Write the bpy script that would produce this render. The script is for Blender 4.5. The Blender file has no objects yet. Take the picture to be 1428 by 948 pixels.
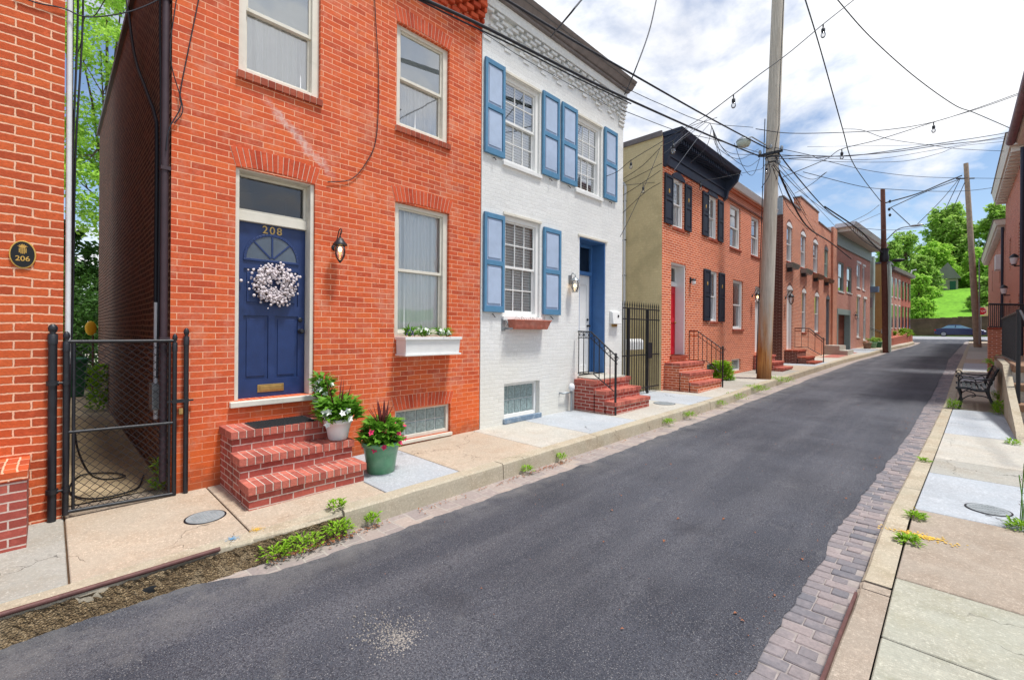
import bpy, bmesh, math, random, bisect
from mathutils import Vector, Matrix
RN=random.Random(11)
rad=math.radians
sc=bpy.context.scene
COL=sc.collection
# ------------------------------------------------------------------ camera
cam_d=bpy.data.cameras.new('camera'); cam=bpy.data.objects.new('camera',cam_d); COL.objects.link(cam); sc.camera=cam
cam_d.sensor_width=36; cam_d.lens=633/1428*36; cam_d.shift_y=-12.34/1428; cam_d.clip_start=.05; cam_d.clip_end=3000
YAW=rad(44.45); ROLL=rad(.4); H=1.72
cam.matrix_world=Matrix.Translation((0,0,H))@Matrix.Rotation(YAW,4,'Z')@Matrix.Rotation(rad(90),4,'X')@Matrix.Rotation(ROLL,4,'Z')
def ray(px,py):
    x=px-714; y=461.66-py
    xr=x*math.cos(ROLL)-y*math.sin(ROLL); yr=x*math.sin(ROLL)+y*math.cos(ROLL)
    xc=xr/633; zc=yr/633
    return Vector((-math.sin(YAW)+xc*math.cos(YAW), math.cos(YAW)+xc*math.sin(YAW), zc))
def at(px,py,d):           # point seen there at depth d
    r=ray(px,py); return Vector((r.x*d,r.y*d,H+r.z*d))
def onX(px,py,X):
    r=ray(px,py); return at(px,py,X/r.x)
def onY(px,py,Y):
    r=ray(px,py); return at(px,py,Y/r.y)
def interp(xs,ys,v):
    if v<=xs[0]: return ys[0]
    if v>=xs[-1]: return ys[-1]
    i=bisect.bisect(xs,v); a=(v-xs[i-1])/(xs[i]-xs[i-1]); return ys[i-1]+a*(ys[i]-ys[i-1])
def g(Y): return interp([-60,0,10,20,36,55,76,90,400],[-.3,.04,.14,.30,.52,.98,1.56,1.66,1.66],Y)
# ------------------------------------------------------------------ materials
class NT:
    def __init__(s,name):
        s.m=bpy.data.materials.new(name); s.m.use_nodes=True; s.t=s.m.node_tree; s.n=s.t.nodes; s.b=s.n['Principled BSDF']; s.out=s.n['Material Output']
    def N(s,t,**k):
        n=s.n.new(t)
        for a,v in k.items():
            if a.startswith('i_'): n.inputs[a[2:].replace('_',' ')].default_value=v
            else: setattr(n,a,v)
        return n
    def L(s,a,b): s.t.links.new(a,b)
    def val(s,x,inp):
        if isinstance(x,(int,float)): inp.default_value=x
        elif isinstance(x,(tuple,list)): inp.default_value=x
        else: s.L(x,inp)
    def math(s,op,a,b=0,c=None,clamp=False):
        n=s.N('ShaderNodeMath',operation=op); n.use_clamp=clamp; s.val(a,n.inputs[0]); s.val(b,n.inputs[1])
        if c is not None: s.val(c,n.inputs[2])
        return n.outputs[0]
    def mix(s,f,a,b,mode='MIX'):
        n=s.N('ShaderNodeMix',data_type='RGBA',blend_type=mode); n.clamp_factor=True
        s.val(f,n.inputs[0]); s.val(a if not isinstance(a,tuple) or len(a)==4 else a+(1,),n.inputs[6]); s.val(b if not isinstance(b,tuple) or len(b)==4 else b+(1,),n.inputs[7]); return n.outputs[2]
    def noise(s,vec,scale,detail=4,rough=.55,dist=0):
        n=s.N('ShaderNodeTexNoise'); n.inputs['Scale'].default_value=scale; n.inputs['Detail'].default_value=detail; n.inputs['Roughness'].default_value=rough; n.inputs['Distortion'].default_value=dist
        if vec is not None: s.L(vec,n.inputs['Vector'])
        return n.outputs['Fac']
    def ramp(s,f,stops,interp='LINEAR'):
        n=s.N('ShaderNodeValToRGB'); n.color_ramp.interpolation=interp; e=n.color_ramp.elements
        while len(e)<len(stops): e.new(.5)
        for i,(p,c) in enumerate(stops):
            e[i].position=p; e[i].color=(c,c,c,1) if isinstance(c,(int,float)) else tuple(c)+(1,)
        s.L(f,n.inputs[0]); return n.outputs[0]
    def mr(s,f,a,b,c=0,d=1):
        n=s.N('ShaderNodeMapRange'); n.clamp=True
        s.L(f,n.inputs[0]); n.inputs[1].default_value=a; n.inputs[2].default_value=b; n.inputs[3].default_value=c; n.inputs[4].default_value=d; return n.outputs[0]
    def bump(s,h,strength=.3,dist=.01,prev=None):
        n=s.N('ShaderNodeBump'); n.inputs['Strength'].default_value=strength; n.inputs['Distance'].default_value=dist; s.L(h,n.inputs['Height'])
        if prev is not None: s.L(prev,n.inputs['Normal'])
        return n.outputs[0]
    def pos(s): return s.N('ShaderNodeNewGeometry').outputs['Position']
def C3(r,g_,b): # sRGB 0-255 to linear
    f=lambda c:(c/255/12.92) if c/255<=.04045 else ((c/255+.055)/1.055)**2.4
    return (f(r),f(g_),f(b))
def mat(name,col,rough=.6,var=.12,scale=6,bump=.1,bs=60,metal=0,spec=.4,fine=None,dirt=None):
    t=NT(name); p=t.pos()
    n=t.noise(p,scale,5); c=t.mix(t.mr(n,.3,.7),tuple(x*(1-var) for x in col),tuple(min(1,x*(1+var)) for x in col))
    if fine: c=t.mix(t.mr(t.noise(p,fine[0],2),.35,.65,0,fine[1]),c,(fine[2]))
    if dirt: c=t.mix(t.mr(t.noise(p,dirt[0],6,.65),dirt[1],dirt[1]+.2,0,dirt[2]),c,dirt[3])
    t.L(c,t.b.inputs['Base Color']); t.b.inputs['Roughness'].default_value=rough; t.b.inputs['Metallic'].default_value=metal; t.b.inputs['Specular IOR Level'].default_value=spec
    if bump: t.L(t.bump(t.noise(p,bs,3),bump,.01),t.b.inputs['Normal'])
    return t.m
def uv(t):
    ge=t.N('ShaderNodeNewGeometry'); a=t.N('ShaderNodeSeparateXYZ'); t.L(ge.outputs['Position'],a.inputs[0])
    b=t.N('ShaderNodeSeparateXYZ'); t.L(ge.outputs['True Normal'],b.inputs[0])
    mx=t.math('GREATER_THAN',t.math('ABSOLUTE',b.outputs[0]),.6); mz=t.math('GREATER_THAN',t.math('ABSOLUTE',b.outputs[2]),.7)
    lerp=lambda u,v,m: t.math('ADD',t.math('MULTIPLY',u,t.math('SUBTRACT',1,m)),t.math('MULTIPLY',v,m))
    return ge.outputs['Position'],lerp(a.outputs[0],a.outputs[1],mx),lerp(a.outputs[2],a.outputs[1],mz),a
def brick(name,cols,mortar,bw=.226,bh=.0677,ms=.0055,uo=0,vo=0,bump=.5,wob=.004,extra=None,rough=.85,swap=False,grime=.25,smooth=.15,even=False):
    t=NT(name); p,u,v,sx=uv(t)
    if swap: u,v=v,u
    w=t.math('MULTIPLY',t.math('SUBTRACT',t.noise(p,2.2,2),.5),wob*4); w2=t.math('MULTIPLY',t.math('SUBTRACT',t.noise(p,28,2),.5),wob)
    cv=t.N('ShaderNodeCombineXYZ'); t.L(t.math('ADD',t.math('ADD',u,w2),uo),cv.inputs[0]); t.L(t.math('ADD',t.math('ADD',t.math('ADD',v,w),w2),vo),cv.inputs[1])
    br=t.N('ShaderNodeTexBrick'); t.L(cv.outputs[0],br.inputs['Vector']); br.offset=.5
    br.inputs['Scale'].default_value=1; br.inputs['Mortar Size'].default_value=ms; br.inputs['Mortar Smooth'].default_value=smooth; br.inputs['Brick Width'].default_value=bw; br.inputs['Row Height'].default_value=bh; br.inputs['Bias'].default_value=0
    br.inputs['Color1'].default_value=(0,0,0,1); br.inputs['Color2'].default_value=(1,1,1,1); br.inputs['Mortar'].default_value=(.5,.5,.5,1)
    n=len(cols); c=t.ramp(br.outputs['Color'],[(i/n,cols[i]) for i in range(n)],'CONSTANT' if not even else 'LINEAR')
    c=t.mix(.35,c,cols[n//2])
    c=t.mix(t.mr(t.noise(p,38,4,.7),.35,.75,0,.3),c,tuple(x*.45 for x in cols[0]))
    c=t.mix(t.mr(t.noise(p,16,3),.55,.8,0,.35),c,tuple(min(1,x*1.5+.03) for x in cols[n//2]))
    mc=t.mix(t.noise(p,25,3),tuple(x*.8 for x in mortar),tuple(min(1,x*1.15) for x in mortar))
    c=t.mix(br.outputs['Fac'],c,mc)
    c=t.mix(t.mr(t.noise(p,1.1,6,.6),.5,.78,0,grime),c,tuple(x*.5 for x in cols[n//2]),'MULTIPLY' if False else 'MIX')
    if extra: c=extra(t,p,sx,c,br)
    t.L(c,t.b.inputs['Base Color']); t.b.inputs['Roughness'].default_value=rough; t.b.inputs['Specular IOR Level'].default_value=.25
    hgt=t.math('ADD',t.math('MULTIPLY',br.outputs['Fac'],-1),t.math('MULTIPLY',t.noise(p,55,4,.7),.55))
    t.L(t.bump(hgt,bump,.008),t.b.inputs['Normal']); return t.m
def glass(name,tint=(1,1,1),rough=.02,strength=1.0):
    t=NT(name); t.n.remove(t.b); p=t.pos()
    tr=t.N('ShaderNodeBsdfTransparent'); tr.inputs[0].default_value=tint+(1,)
    gl=t.N('ShaderNodeBsdfGlossy'); gl.inputs['Roughness'].default_value=rough
    t.L(t.bump(t.noise(p,1.6,2),.12,.02),gl.inputs['Normal'])
    fr=t.N('ShaderNodeFresnel'); fr.inputs[0].default_value=1.52
    f=t.math('ADD',t.math('MULTIPLY',fr.outputs[0],1.8*strength),.03*strength,clamp=True)
    mx=t.N('ShaderNodeMixShader'); t.L(f,mx.inputs[0]); t.L(tr.outputs[0],mx.inputs[1]); t.L(gl.outputs[0],mx.inputs[2]); t.L(mx.outputs[0],t.out.inputs[0]); return t.m
def leafmat(name,c1,c2,scale=9,tr=.35,rough=.55):
    t=NT(name); p=t.pos(); c=t.mix(t.mr(t.noise(p,scale,3,.7),.3,.7),c1,c2)
    c=t.mix(t.mr(t.noise(p,scale*9,1),.4,.6,0,.4),c,tuple(x*1.5 for x in c2))
    t.L(c,t.b.inputs['Base Color']); t.b.inputs['Roughness'].default_value=rough; t.b.inputs['Specular IOR Level'].default_value=.3
    tl=t.N('ShaderNodeBsdfTranslucent'); t.L(c,tl.inputs[0]); mx=t.N('ShaderNodeMixShader'); mx.inputs[0].default_value=tr
    t.L(t.b.outputs[0],mx.inputs[1]); t.L(tl.outputs[0],mx.inputs[2]); t.L(mx.outputs[0],t.out.inputs[0]); return t.m
def emis(name,col,st):
    t=NT(name); t.b.inputs['Base Color'].default_value=col+(1,); t.b.inputs['Emission Color'].default_value=col+(1,); t.b.inputs['Emission Strength'].default_value=st; return t.m
def ex208(t,p,sx,c,br):
    X,Y,Z=sx.outputs
    # orange rubbed band low on the wall
    nz=t.noise(p,1.7,5,.6)
    m=t.mr(t.math('ADD',t.math('MULTIPLY',Z,-1),t.math('MULTIPLY',nz,1.0)),-.5,-.1,0,.5)
    c=t.mix(m,c,C3(222,104,42))
    m3=t.mr(t.math('ADD',t.math('MULTIPLY',Z,-1),t.math('MULTIPLY',t.noise(p,7,5,.7),.5)),-.05,.12,0,.5)
    c=t.mix(m3,c,C3(120,75,55))
    # pale mortar smear above the door, running down to the right
    d=t.math('ABSOLUTE',t.math('SUBTRACT',t.math('ADD',Z,t.math('MULTIPLY',Y,.85)),5.78))
    d=t.math('ADD',d,t.math('MULTIPLY',t.noise(p,9,5,.75),.35))
    m2=t.math('MULTIPLY',t.mr(d,.20,.27,1,0),t.mr(t.math('ABSOLUTE',t.math('SUBTRACT',Y,2.1)),.25,.45,1,0))
    m2=t.math('MULTIPLY',m2,t.mr(t.noise(p,22,3),.3,.6,.2,1))
    c=t.mix(t.math('MULTIPLY',m2,.6),c,C3(214,196,188)); c=t.mix(t.mr(t.noise(p,3.1,5,.75),.50,.70,0,.42),c,C3(212,160,136)); c=t.mix(t.mr(t.noise(p,13,5,.8),.56,.68,0,.35),c,C3(150,84,66)); c=t.mix(t.mr(t.noise(p,2.3,6,.8),.63,.72,0,.35),c,C3(120,64,50))
    return c
def exwhite(t,p,sx,c,br):
    Z=sx.outputs[2]
    m=t.mr(t.math('ADD',Z,t.math('MULTIPLY',t.noise(p,1.3,5,.65),-2.2)),-1.1,.6,.45,0)
    c=t.mix(m,c,C3(206,200,178))
    c=t.mix(t.mr(t.noise(p,5,6,.75),.60,.72,0,.30),c,C3(160,150,135)); return c
def exolive(t,p,sx,c,br):
    Z=sx.outputs[2]
    return t.mix(t.mr(t.noise(p,.9,6,.65),.5,.75,0,.5),c,C3(130,120,86))
OR=[C3(182,78,50),C3(214,98,54),C3(220,106,60),C3(202,88,54),C3(228,114,62),C3(212,96,52),C3(214,106,72)]
M={}
M['b208']=brick('painted_orange_brick',OR,C3(238,178,144),bw=.2255,bh=.0677,ms=.0040,vo=.012,extra=ex208,grime=.18)
M['b206']=brick('old_red_brick',[C3(160,66,42),C3(194,86,48),C3(206,96,52),C3(182,78,48),C3(210,102,56)],C3(240,186,154),bw=.208,bh=.0745,ms=.0078,vo=.02,wob=.012,bump=.9,grime=.25,smooth=.35)
M['bdark']=brick('dark_brown_side_brick',[C3(48,34,30),C3(78,50,40),C3(112,70,52),C3(60,40,34)],C3(150,122,104),ms=.012,wob=.012,bump=1,grime=.5)  # alley wall of the orange house, darker brown brick than its front
M['bwhite']=brick('white_painted_brick',[C3(222,222,220),C3(230,230,228),C3(226,226,223)],C3(220,220,218),bw=.226,bh=.0677,ms=.005,extra=exwhite,bump=.5,grime=0,smooth=.7,wob=.02,rough=.6)
M['bstep']=brick('red_step_brick',[C3(138,62,54),C3(166,80,70),C3(182,94,80),C3(152,70,62)],C3(206,184,172),bw=.21,bh=.068,ms=.006,bump=.6)
M['b2a']=brick('salmon_brick',[C3(182,78,48),C3(210,98,60),C3(218,110,66),C3(194,86,52)],C3(240,196,168),ms=.009,bump=.5)
M['b2b']=brick('rose_brick',[C3(178,80,52),C3(204,102,66),C3(212,112,74),C3(190,90,58)],C3(234,192,168),ms=.009,bump=.4)
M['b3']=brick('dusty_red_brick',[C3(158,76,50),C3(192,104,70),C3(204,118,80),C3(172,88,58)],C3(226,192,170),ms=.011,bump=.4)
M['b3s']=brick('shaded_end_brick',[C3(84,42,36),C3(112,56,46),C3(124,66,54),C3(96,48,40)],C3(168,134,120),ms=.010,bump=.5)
M['b4']=brick('pale_rose_brick',[C3(164,98,80),C3(186,118,98),C3(194,128,108),C3(174,106,88)],C3(206,178,166),ms=.009,bump=.3)
M['bfar']=brick('far_red_brick',[C3(146,66,52),C3(170,80,62),C3(182,92,72)],C3(196,150,130),ms=.008,bump=.3)
M['bright']=brick('right_row_brick',[C3(158,72,50),C3(190,98,68),C3(202,110,78)],C3(228,192,172),ms=.012,bh=.075,bump=.5)
M['paver']=brick('gutter_paver',[C3(138,130,130),C3(160,148,142),C3(172,158,148),C3(150,140,138)],C3(170,162,154),bw=.3,bh=.18,ms=.008,bump=.6,wob=.02)
M['olive']=brick('olive_stucco_brick',[C3(222,204,160),C3(226,208,164),C3(224,206,162)],C3(214,196,152),ms=.006,extra=exolive,bump=.35,grime=.1,smooth=.6)
M['mortar']=mat('mortar',C3(206,170,150),.9,.15,20,.4,90)
M['bed']=mat('gutter_bed',C3(150,142,138),.95,.25,14,.5,60)
M['mortar_grey']=mat('step_mortar',C3(198,184,172),.9,.15,20,.5,90)
def onebrick(name,c1,c2):   # separately built bricks: tone per island
    t=NT(name); ge=t.N('ShaderNodeNewGeometry'); p=ge.outputs['Position']
    c=t.mix(ge.outputs['Random Per Island'],c1,c2); c=t.mix(t.mr(t.noise(p,45,4,.7),.4,.7,0,.35),c,tuple(x*.5 for x in c1)); c=t.mix(t.mr(t.noise(p,9,3),.55,.75,0,.3),c,tuple(min(1,x*1.5+.02) for x in c2))
    t.L(c,t.b.inputs['Base Color']); t.b.inputs['Roughness'].default_value=.8; t.b.inputs['Specular IOR Level'].default_value=.25; t.L(t.bump(t.noise(p,70,4,.7),.5,.006),t.b.inputs['Normal']); return t.m
M['arch']=onebrick('arch_brick',C3(178,68,42),C3(212,94,58))
M['tread']=onebrick('tread_brick',C3(150,78,68),C3(204,118,100))
M['sillbrick']=onebrick('sill_brick',C3(142,66,50),C3(176,92,68))
M['pavbrick']=onebrick('worn_gutter_brick',C3(112,112,118),C3(154,142,140))
M['cream']=mat('cream_trim_paint',C3(214,209,196),.5,.05,8,.06,40,dirt=(6,.55,.35,C3(150,140,118)))
M['white']=mat('white_trim_paint',C3(226,226,224),.45,.03,8,.05,40,dirt=(9,.6,.2,C3(170,165,155)))
M['whiteblind']=mat('blind',C3(214,222,224),.6,.04,8,0)
M['navy']=mat('navy_door_paint',C3(30,52,100),.42,.14,7,.10,30,spec=.45,dirt=(7,.6,.3,C3(60,78,118)))
M['blue']=mat('blue_shutter_frame',C3(82,130,164),.55,.10,8,.10,40,dirt=(12,.6,.35,C3(130,160,180)))
M['blue2']=mat('pale_shutter_panel',C3(166,182,206),.55,.06,8,.08,40,dirt=(14,.58,.3,C3(150,165,186)))
M['doorblue']=mat('door_surround_blue',C3(64,108,160),.55,.08,8,.08,40,dirt=(9,.6,.3,C3(100,136,176)))
M['black']=mat('black_iron_paint',C3(28,30,36),.45,.25,14,.25,60,spec=.5,dirt=(14,.62,.4,C3(90,92,96)))
M['blackwood']=mat('black_shutter_paint',C3(34,42,56),.5,.12,9,.08,40)
M['slate']=mat('dark_cornice_paint',C3(44,52,70),.5,.12,9,.08,40)
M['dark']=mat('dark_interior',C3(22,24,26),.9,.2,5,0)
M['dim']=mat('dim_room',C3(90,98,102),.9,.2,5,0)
M['gutter']=mat('weathered_gutter',C3(122,114,112),.6,.15,6,.2,30,dirt=(8,.5,.4,C3(84,78,80)))
M['roof']=mat('roof_membrane',C3(110,112,116),.8,.15,3,.2,30)
M['brass']=mat('worn_brass',C3(176,146,92),.35,.15,20,.1,60,metal=.7)
M['gold']=mat('gold_paint',C3(206,164,84),.4,.1,20,.05,60,metal=.4)
M['glass']=glass('window_glass',(1,1,1),.02,1.1)
M['glassr']=glass('sky_reflecting_glass',(1,1,1),.02,3.2)
M['glassd']=glass('dark_glass',(.35,.38,.4),.03)
M['block']=mat('glass_block',C3(128,146,146),.15,.35,26,.5,34,spec=.8)
M['blockj']=mat('glass_block_joint',C3(196,202,200),.6,.05,26,.1)
def curtain():
    t=NT('sheer_curtain'); t.b.inputs['Base Color'].default_value=(.92,.94,.96,1); t.b.inputs['Roughness'].default_value=.9; tl=t.N('ShaderNodeBsdfTranslucent'); tl.inputs[0].default_value=(.8,.82,.85,1); mx=t.N('ShaderNodeMixShader'); mx.inputs[0].default_value=.08
    t.L(t.b.outputs[0],mx.inputs[1]); t.L(tl.outputs[0],mx.inputs[2]); t.L(mx.outputs[0],t.out.inputs[0]); return t.m
M['curtain']=curtain()
def rubble():
    t=NT('crumbled_kerb'); p=t.pos(); v=t.N('ShaderNodeTexVoronoi'); t.L(p,v.inputs['Vector']); v.inputs['Scale'].default_value=95; v.inputs['Randomness'].default_value=1
    s=t.N('ShaderNodeSeparateColor'); t.L(v.outputs['Color'],s.inputs[0]); k=t.ramp(s.outputs[0],[(0,C3(104,84,58)),(.4,C3(134,112,80)),(.7,C3(150,128,94)),(1,C3(178,156,122))])
    k=t.mix(t.mr(v.outputs['Distance'],.4,.7,0,.6),k,C3(70,54,36)); k=t.mix(t.mr(t.noise(p,7,6,.75),.42,.62,0,.75),k,C3(82,66,44)); k=t.mix(t.mr(t.noise(p,3,4,.7),.52,.66,0,.5),k,C3(176,158,128)); t.L(k,t.b.inputs['Base Color']); t.b.inputs['Roughness'].default_value=.95
    h=t.math('ADD',t.math('MULTIPLY',v.outputs['Distance'],-1),t.noise(p,40,4,.8)); t.L(t.bump(h,1,.02),t.b.inputs['Normal']); return t.m
def concrete(name,c,agg=0,dirtc=None,lines=0,moss=0):
    t=NT(name); p=t.pos(); n=t.noise(p,1.3,6,.6); k=t.mix(t.mr(n,.3,.7),tuple(x*.82 for x in c),tuple(min(1,x*1.12) for x in c))
    k=t.mix(t.mr(t.noise(p,70,3,.8),.35,.65,0,.22),k,tuple(x*.6 for x in c))
    if agg:
        v=t.N('ShaderNodeTexVoronoi'); t.L(p,v.inputs['Vector']); v.inputs['Scale'].default_value=130
        k=t.mix(t.math('MULTIPLY',t.math('GREATER_THAN',t.N('ShaderNodeSeparateColor').outputs[0] if False else t.noise(p,170,1),.58),agg),k,tuple(x*.45 for x in c))
        k=t.mix(t.mr(t.noise(p,150,1),.62,.68,0,agg*.8),k,tuple(min(1,x*1.7+.05) for x in c))
    if dirtc: k=t.mix(t.mr(t.noise(p,2.6,5,.7),.44,.66,0,.6),k,dirtc)
    if moss: k=t.mix(t.mr(t.noise(p,3.2,7,.7),.52,.72,0,moss),k,C3(106,104,62))
    k=t.mix(t.mr(t.noise(p,11,4,.7),.62,.70,0,.45),k,tuple(x*.45 for x in c)); k=t.mix(t.mr(t.noise(p,5,4,.75),.56,.70,0,.4),k,tuple(min(1,x*1.35) for x in c))
    k=t.mix(t.mr(t.noise(p,34,5,.85),.42,.60,0,.55),k,tuple(x*.6 for x in c)); k=t.mix(t.mr(t.noise(p,48,3,.8),.55,.68,0,.55),k,tuple(min(1,x*1.5+.03) for x in c)); k=t.mix(t.mr(t.noise(p,2.1,4,.6),.42,.62,0,.35),k,tuple(x*y for x,y in zip(c,(.80,.86,.90))))
    wv=t.N('ShaderNodeVectorMath',operation='ADD'); nv=t.N('ShaderNodeTexNoise'); nv.inputs['Scale'].default_value=3; nv.inputs['Detail'].default_value=4; t.L(p,nv.inputs['Vector']); sv=t.N('ShaderNodeVectorMath',operation='SCALE'); t.L(nv.outputs['Color'],sv.inputs[0]); sv.inputs[3].default_value=.55; t.L(p,wv.inputs[0]); t.L(sv.outputs[0],wv.inputs[1])
    vo=t.N('ShaderNodeTexVoronoi',feature='DISTANCE_TO_EDGE'); t.L(wv.outputs[0],vo.inputs['Vector']); vo.inputs['Scale'].default_value=.75
    ck=t.math('MULTIPLY',t.mr(vo.outputs['Distance'],.0015,.005,1,0),t.mr(t.noise(p,.8,2),.50,.56,0,.8)); k=t.mix(ck,k,tuple(x*.25 for x in c))
    h=t.math('SUBTRACT',t.noise(p,90,3,.7),ck)
    if lines:
        w=t.N('ShaderNodeTexWave',wave_type='BANDS',bands_direction='Y'); t.L(p,w.inputs['Vector']); w.inputs['Scale'].default_value=14; w.inputs['Distortion'].default_value=2.5; w.inputs['Detail'].default_value=3; w.inputs['Detail Scale'].default_value=2
        h=t.math('ADD',h,t.math('MULTIPLY',w.outputs['Fac'],.8)); k=t.mix(t.math('MULTIPLY',w.outputs['Fac'],.16),k,tuple(x*.55 for x in c))
    t.L(k,t.b.inputs['Base Color']); t.b.inputs['Roughness'].default_value=.88; t.b.inputs['Specular IOR Level'].default_value=.25; t.L(t.bump(h,.35,.005),t.b.inputs['Normal']); return t.m
M['c_tan']=concrete('tan_concrete',C3(192,176,156),.40,C3(158,134,110))
M['c_pale']=concrete('pale_concrete',C3(180,184,188),.10)
M['c_cream']=concrete('cream_concrete',C3(194,189,178),.2,C3(164,152,134))
M['c_grey']=concrete('grey_concrete',C3(176,172,162),.2,C3(140,130,112))
M['c_brown']=concrete('brown_aggregate_concrete',C3(172,158,142),.5,C3(126,110,94))
M['c_green']=concrete('mossy_concrete',C3(180,178,162),.2,C3(150,146,124),1,.65)
M['c_kerb']=concrete('kerb_stone',C3(190,178,156),.4,C3(140,122,98),0,.35)
M['c_rub']=concrete('crumbled_kerb_face',C3(136,114,82),.7,C3(74,58,38))
M['c_rub']=rubble()
M['c_alley']=concrete('alley_concrete',C3(186,166,134),.3,C3(92,80,62),0,.5)
def asphalt():
    t=NT('asphalt'); p=t.pos(); n=t.noise(p,.55,5,.6)
    k=t.mix(t.mr(n,.35,.68),C3(56,59,68),C3(86,89,98))
    st=t.N('ShaderNodeMapping'); t.L(p,st.inputs[0]); st.inputs['Scale'].default_value=(2.2,.25,1); k=t.mix(t.mr(t.noise(st.outputs[0],1,5,.6),.45,.7,0,.5),k,C3(112,112,117))
    k=t.mix(t.mr(t.noise(p,85,3,.85),.44,.60,0,.85),k,C3(32,33,42))
    k=t.mix(t.mr(t.noise(p,150,1,.5),.62,.68,0,.4),k,C3(176,174,172))
    v=t.N('ShaderNodeTexVoronoi'); t.L(p,v.inputs['Vector']); v.inputs['Scale'].default_value=19
    k=t.mix(t.mr(v.outputs['Distance'],.03,.07,.7,0),k,C3(188,186,182))
    k=t.mix(t.mr(t.noise(p,1.9,6,.75),.60,.74,0,.35),k,C3(120,118,116)); k=t.mix(t.mr(t.noise(p,.9,3,.6),.60,.72,0,.5),k,C3(40,40,46))
    vo=t.N('ShaderNodeTexVoronoi',feature='DISTANCE_TO_EDGE'); nv=t.N('ShaderNodeTexNoise'); nv.inputs['Scale'].default_value=2; nv.inputs['Detail'].default_value=5; t.L(p,nv.inputs['Vector']); sv=t.N('ShaderNodeVectorMath',operation='SCALE'); t.L(nv.outputs['Color'],sv.inputs[0]); sv.inputs[3].default_value=.9; wv=t.N('ShaderNodeVectorMath',operation='ADD'); t.L(p,wv.inputs[0]); t.L(sv.outputs[0],wv.inputs[1]); t.L(wv.outputs[0],vo.inputs['Vector']); vo.inputs['Scale'].default_value=.35
    k=t.mix(t.math('MULTIPLY',t.mr(vo.outputs['Distance'],.0015,.006,1,0),t.mr(t.noise(p,.5,2),.62,.70,0,.45)),k,C3(34,34,38))
    # pale dust near the kerbs and round a scuffed spot
    s=t.N('ShaderNodeSeparateXYZ'); t.L(p,s.inputs[0])
    dx=t.math('ABSOLUTE',t.math('ADD',s.outputs[0],3.75)); m=t.math('MULTIPLY',t.mr(dx,.0,.55,.75,0),t.mr(t.noise(p,3,6,.7),.4,.65,.1,1)); k=t.mix(m,k,C3(126,124,122))
    t.L(k,t.b.inputs['Base Color']); t.b.inputs['Roughness'].default_value=.78; t.b.inputs['Specular IOR Level'].default_value=.4
    t.L(t.bump(t.noise(p,150,3,.8),.7,.008),t.b.inputs['Normal']); return t.m
M['asphalt']=asphalt()
M['rust']=mat('rusty_steel_edge',C3(98,66,62),.6,.2,14,.3,60,metal=.2)
M['soil']=mat('soil',C3(86,66,48),.95,.3,9,.8,50)
def woodpole():
    t=NT('utility_pole_wood'); p=t.pos(); mp=t.N('ShaderNodeMapping'); t.L(p,mp.inputs[0]); mp.inputs['Scale'].default_value=(14,14,.7)
    n=t.noise(mp.outputs[0],1.5,6,.7); c=t.mix(t.mr(n,.35,.7),C3(166,158,145),C3(206,199,186))
    s=t.N('ShaderNodeSeparateXYZ'); t.L(p,s.inputs[0]); m2=t.N('ShaderNodeMapping'); t.L(p,m2.inputs[0]); m2.inputs['Scale'].default_value=(5,5,.55)
    low=t.mr(t.math('ADD',s.outputs[2],t.math('MULTIPLY',t.noise(m2.outputs[0],1.2,4,.6),-5.5)),-2.0,.2,1,0)
    c=t.mix(low,c,t.mix(t.mr(n,.4,.62),C3(196,140,78),C3(148,88,40)))
    c=t.mix(t.mr(s.outputs[2],.3,.75,.7,0),c,C3(84,52,30))
    c=t.mix(t.mr(t.noise(mp.outputs[0],4,3,.8),.6,.7,0,.5),c,C3(64,48,36))
    t.L(c,t.b.inputs['Base Color']); t.b.inputs['Roughness'].default_value=.8; t.L(t.bump(n,.5,.01),t.b.inputs['Normal']); return t.m
M['pole']=woodpole()
M['polec']=mat('grey_brown_pole_wood',C3(156,136,116),.8,.2,5,.3,30)
M['poleb']=mat('brown_pole_wood',C3(104,66,54),.8,.25,7,.3,30)
M['grass']=leafmat('hill_grass',C3(94,142,38),C3(122,178,48),.25,.15,.9)
M['leaf']=leafmat('street_leaf',C3(104,144,54),C3(172,204,104),.8,.55)
M['leafb']=leafmat('bright_leaf',C3(116,166,50),C3(182,218,98),.5,.55)
M['leafd']=leafmat('dark_leaf',C3(36,70,24),C3(74,112,44),1.4)
M['leafp']=leafmat('potted_leaf',C3(52,104,26),C3(118,170,54),14)
M['weed']=leafmat('weed_leaf',C3(84,132,24),C3(150,190,50),12)
M['fern']=mat('dark_red_leaf',C3(90,34,34),.6,.2,12,0)
M['petalw']=mat('white_petal',C3(236,236,230),.6,.04,12,0)
M['petalp']=mat('pink_petal',C3(216,44,96),.6,.1,12,0)
M['petalv']=mat('violet_petal',C3(120,100,190),.6,.1,12,0)
M['petaly']=mat('yellow_petal',C3(232,200,40),.6,.1,12,0)
M['cotton']=mat('wreath_berry',C3(214,204,206),.7,.12,30,.2,80)
M['twig']=mat('twig',C3(84,62,46),.8,.2,30,.2)
M['bark']=mat('bark',C3(84,70,56),.9,.25,6,.6,30)
M['potg']=mat('green_glazed_pot',C3(96,150,112),.3,.2,9,.1,30,spec=.6,dirt=(8,.5,.3,C3(150,180,150)))
M['potlg']=mat('pale_green_pot',C3(150,176,140),.5,.1,9,.1)
M['terra']=mat('terracotta',C3(182,110,92),.8,.15,14,.2,60,dirt=(12,.5,.4,C3(206,160,146)))
M['wire']=mat('cable_rubber',C3(34,36,44),.6,.1,8,0)
M['wireg']=mat('grey_cable',C3(104,108,116),.6,.1,8,0)
M['steel']=mat('galvanised_steel',C3(150,156,160),.4,.12,14,.1,60,metal=.6)
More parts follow.
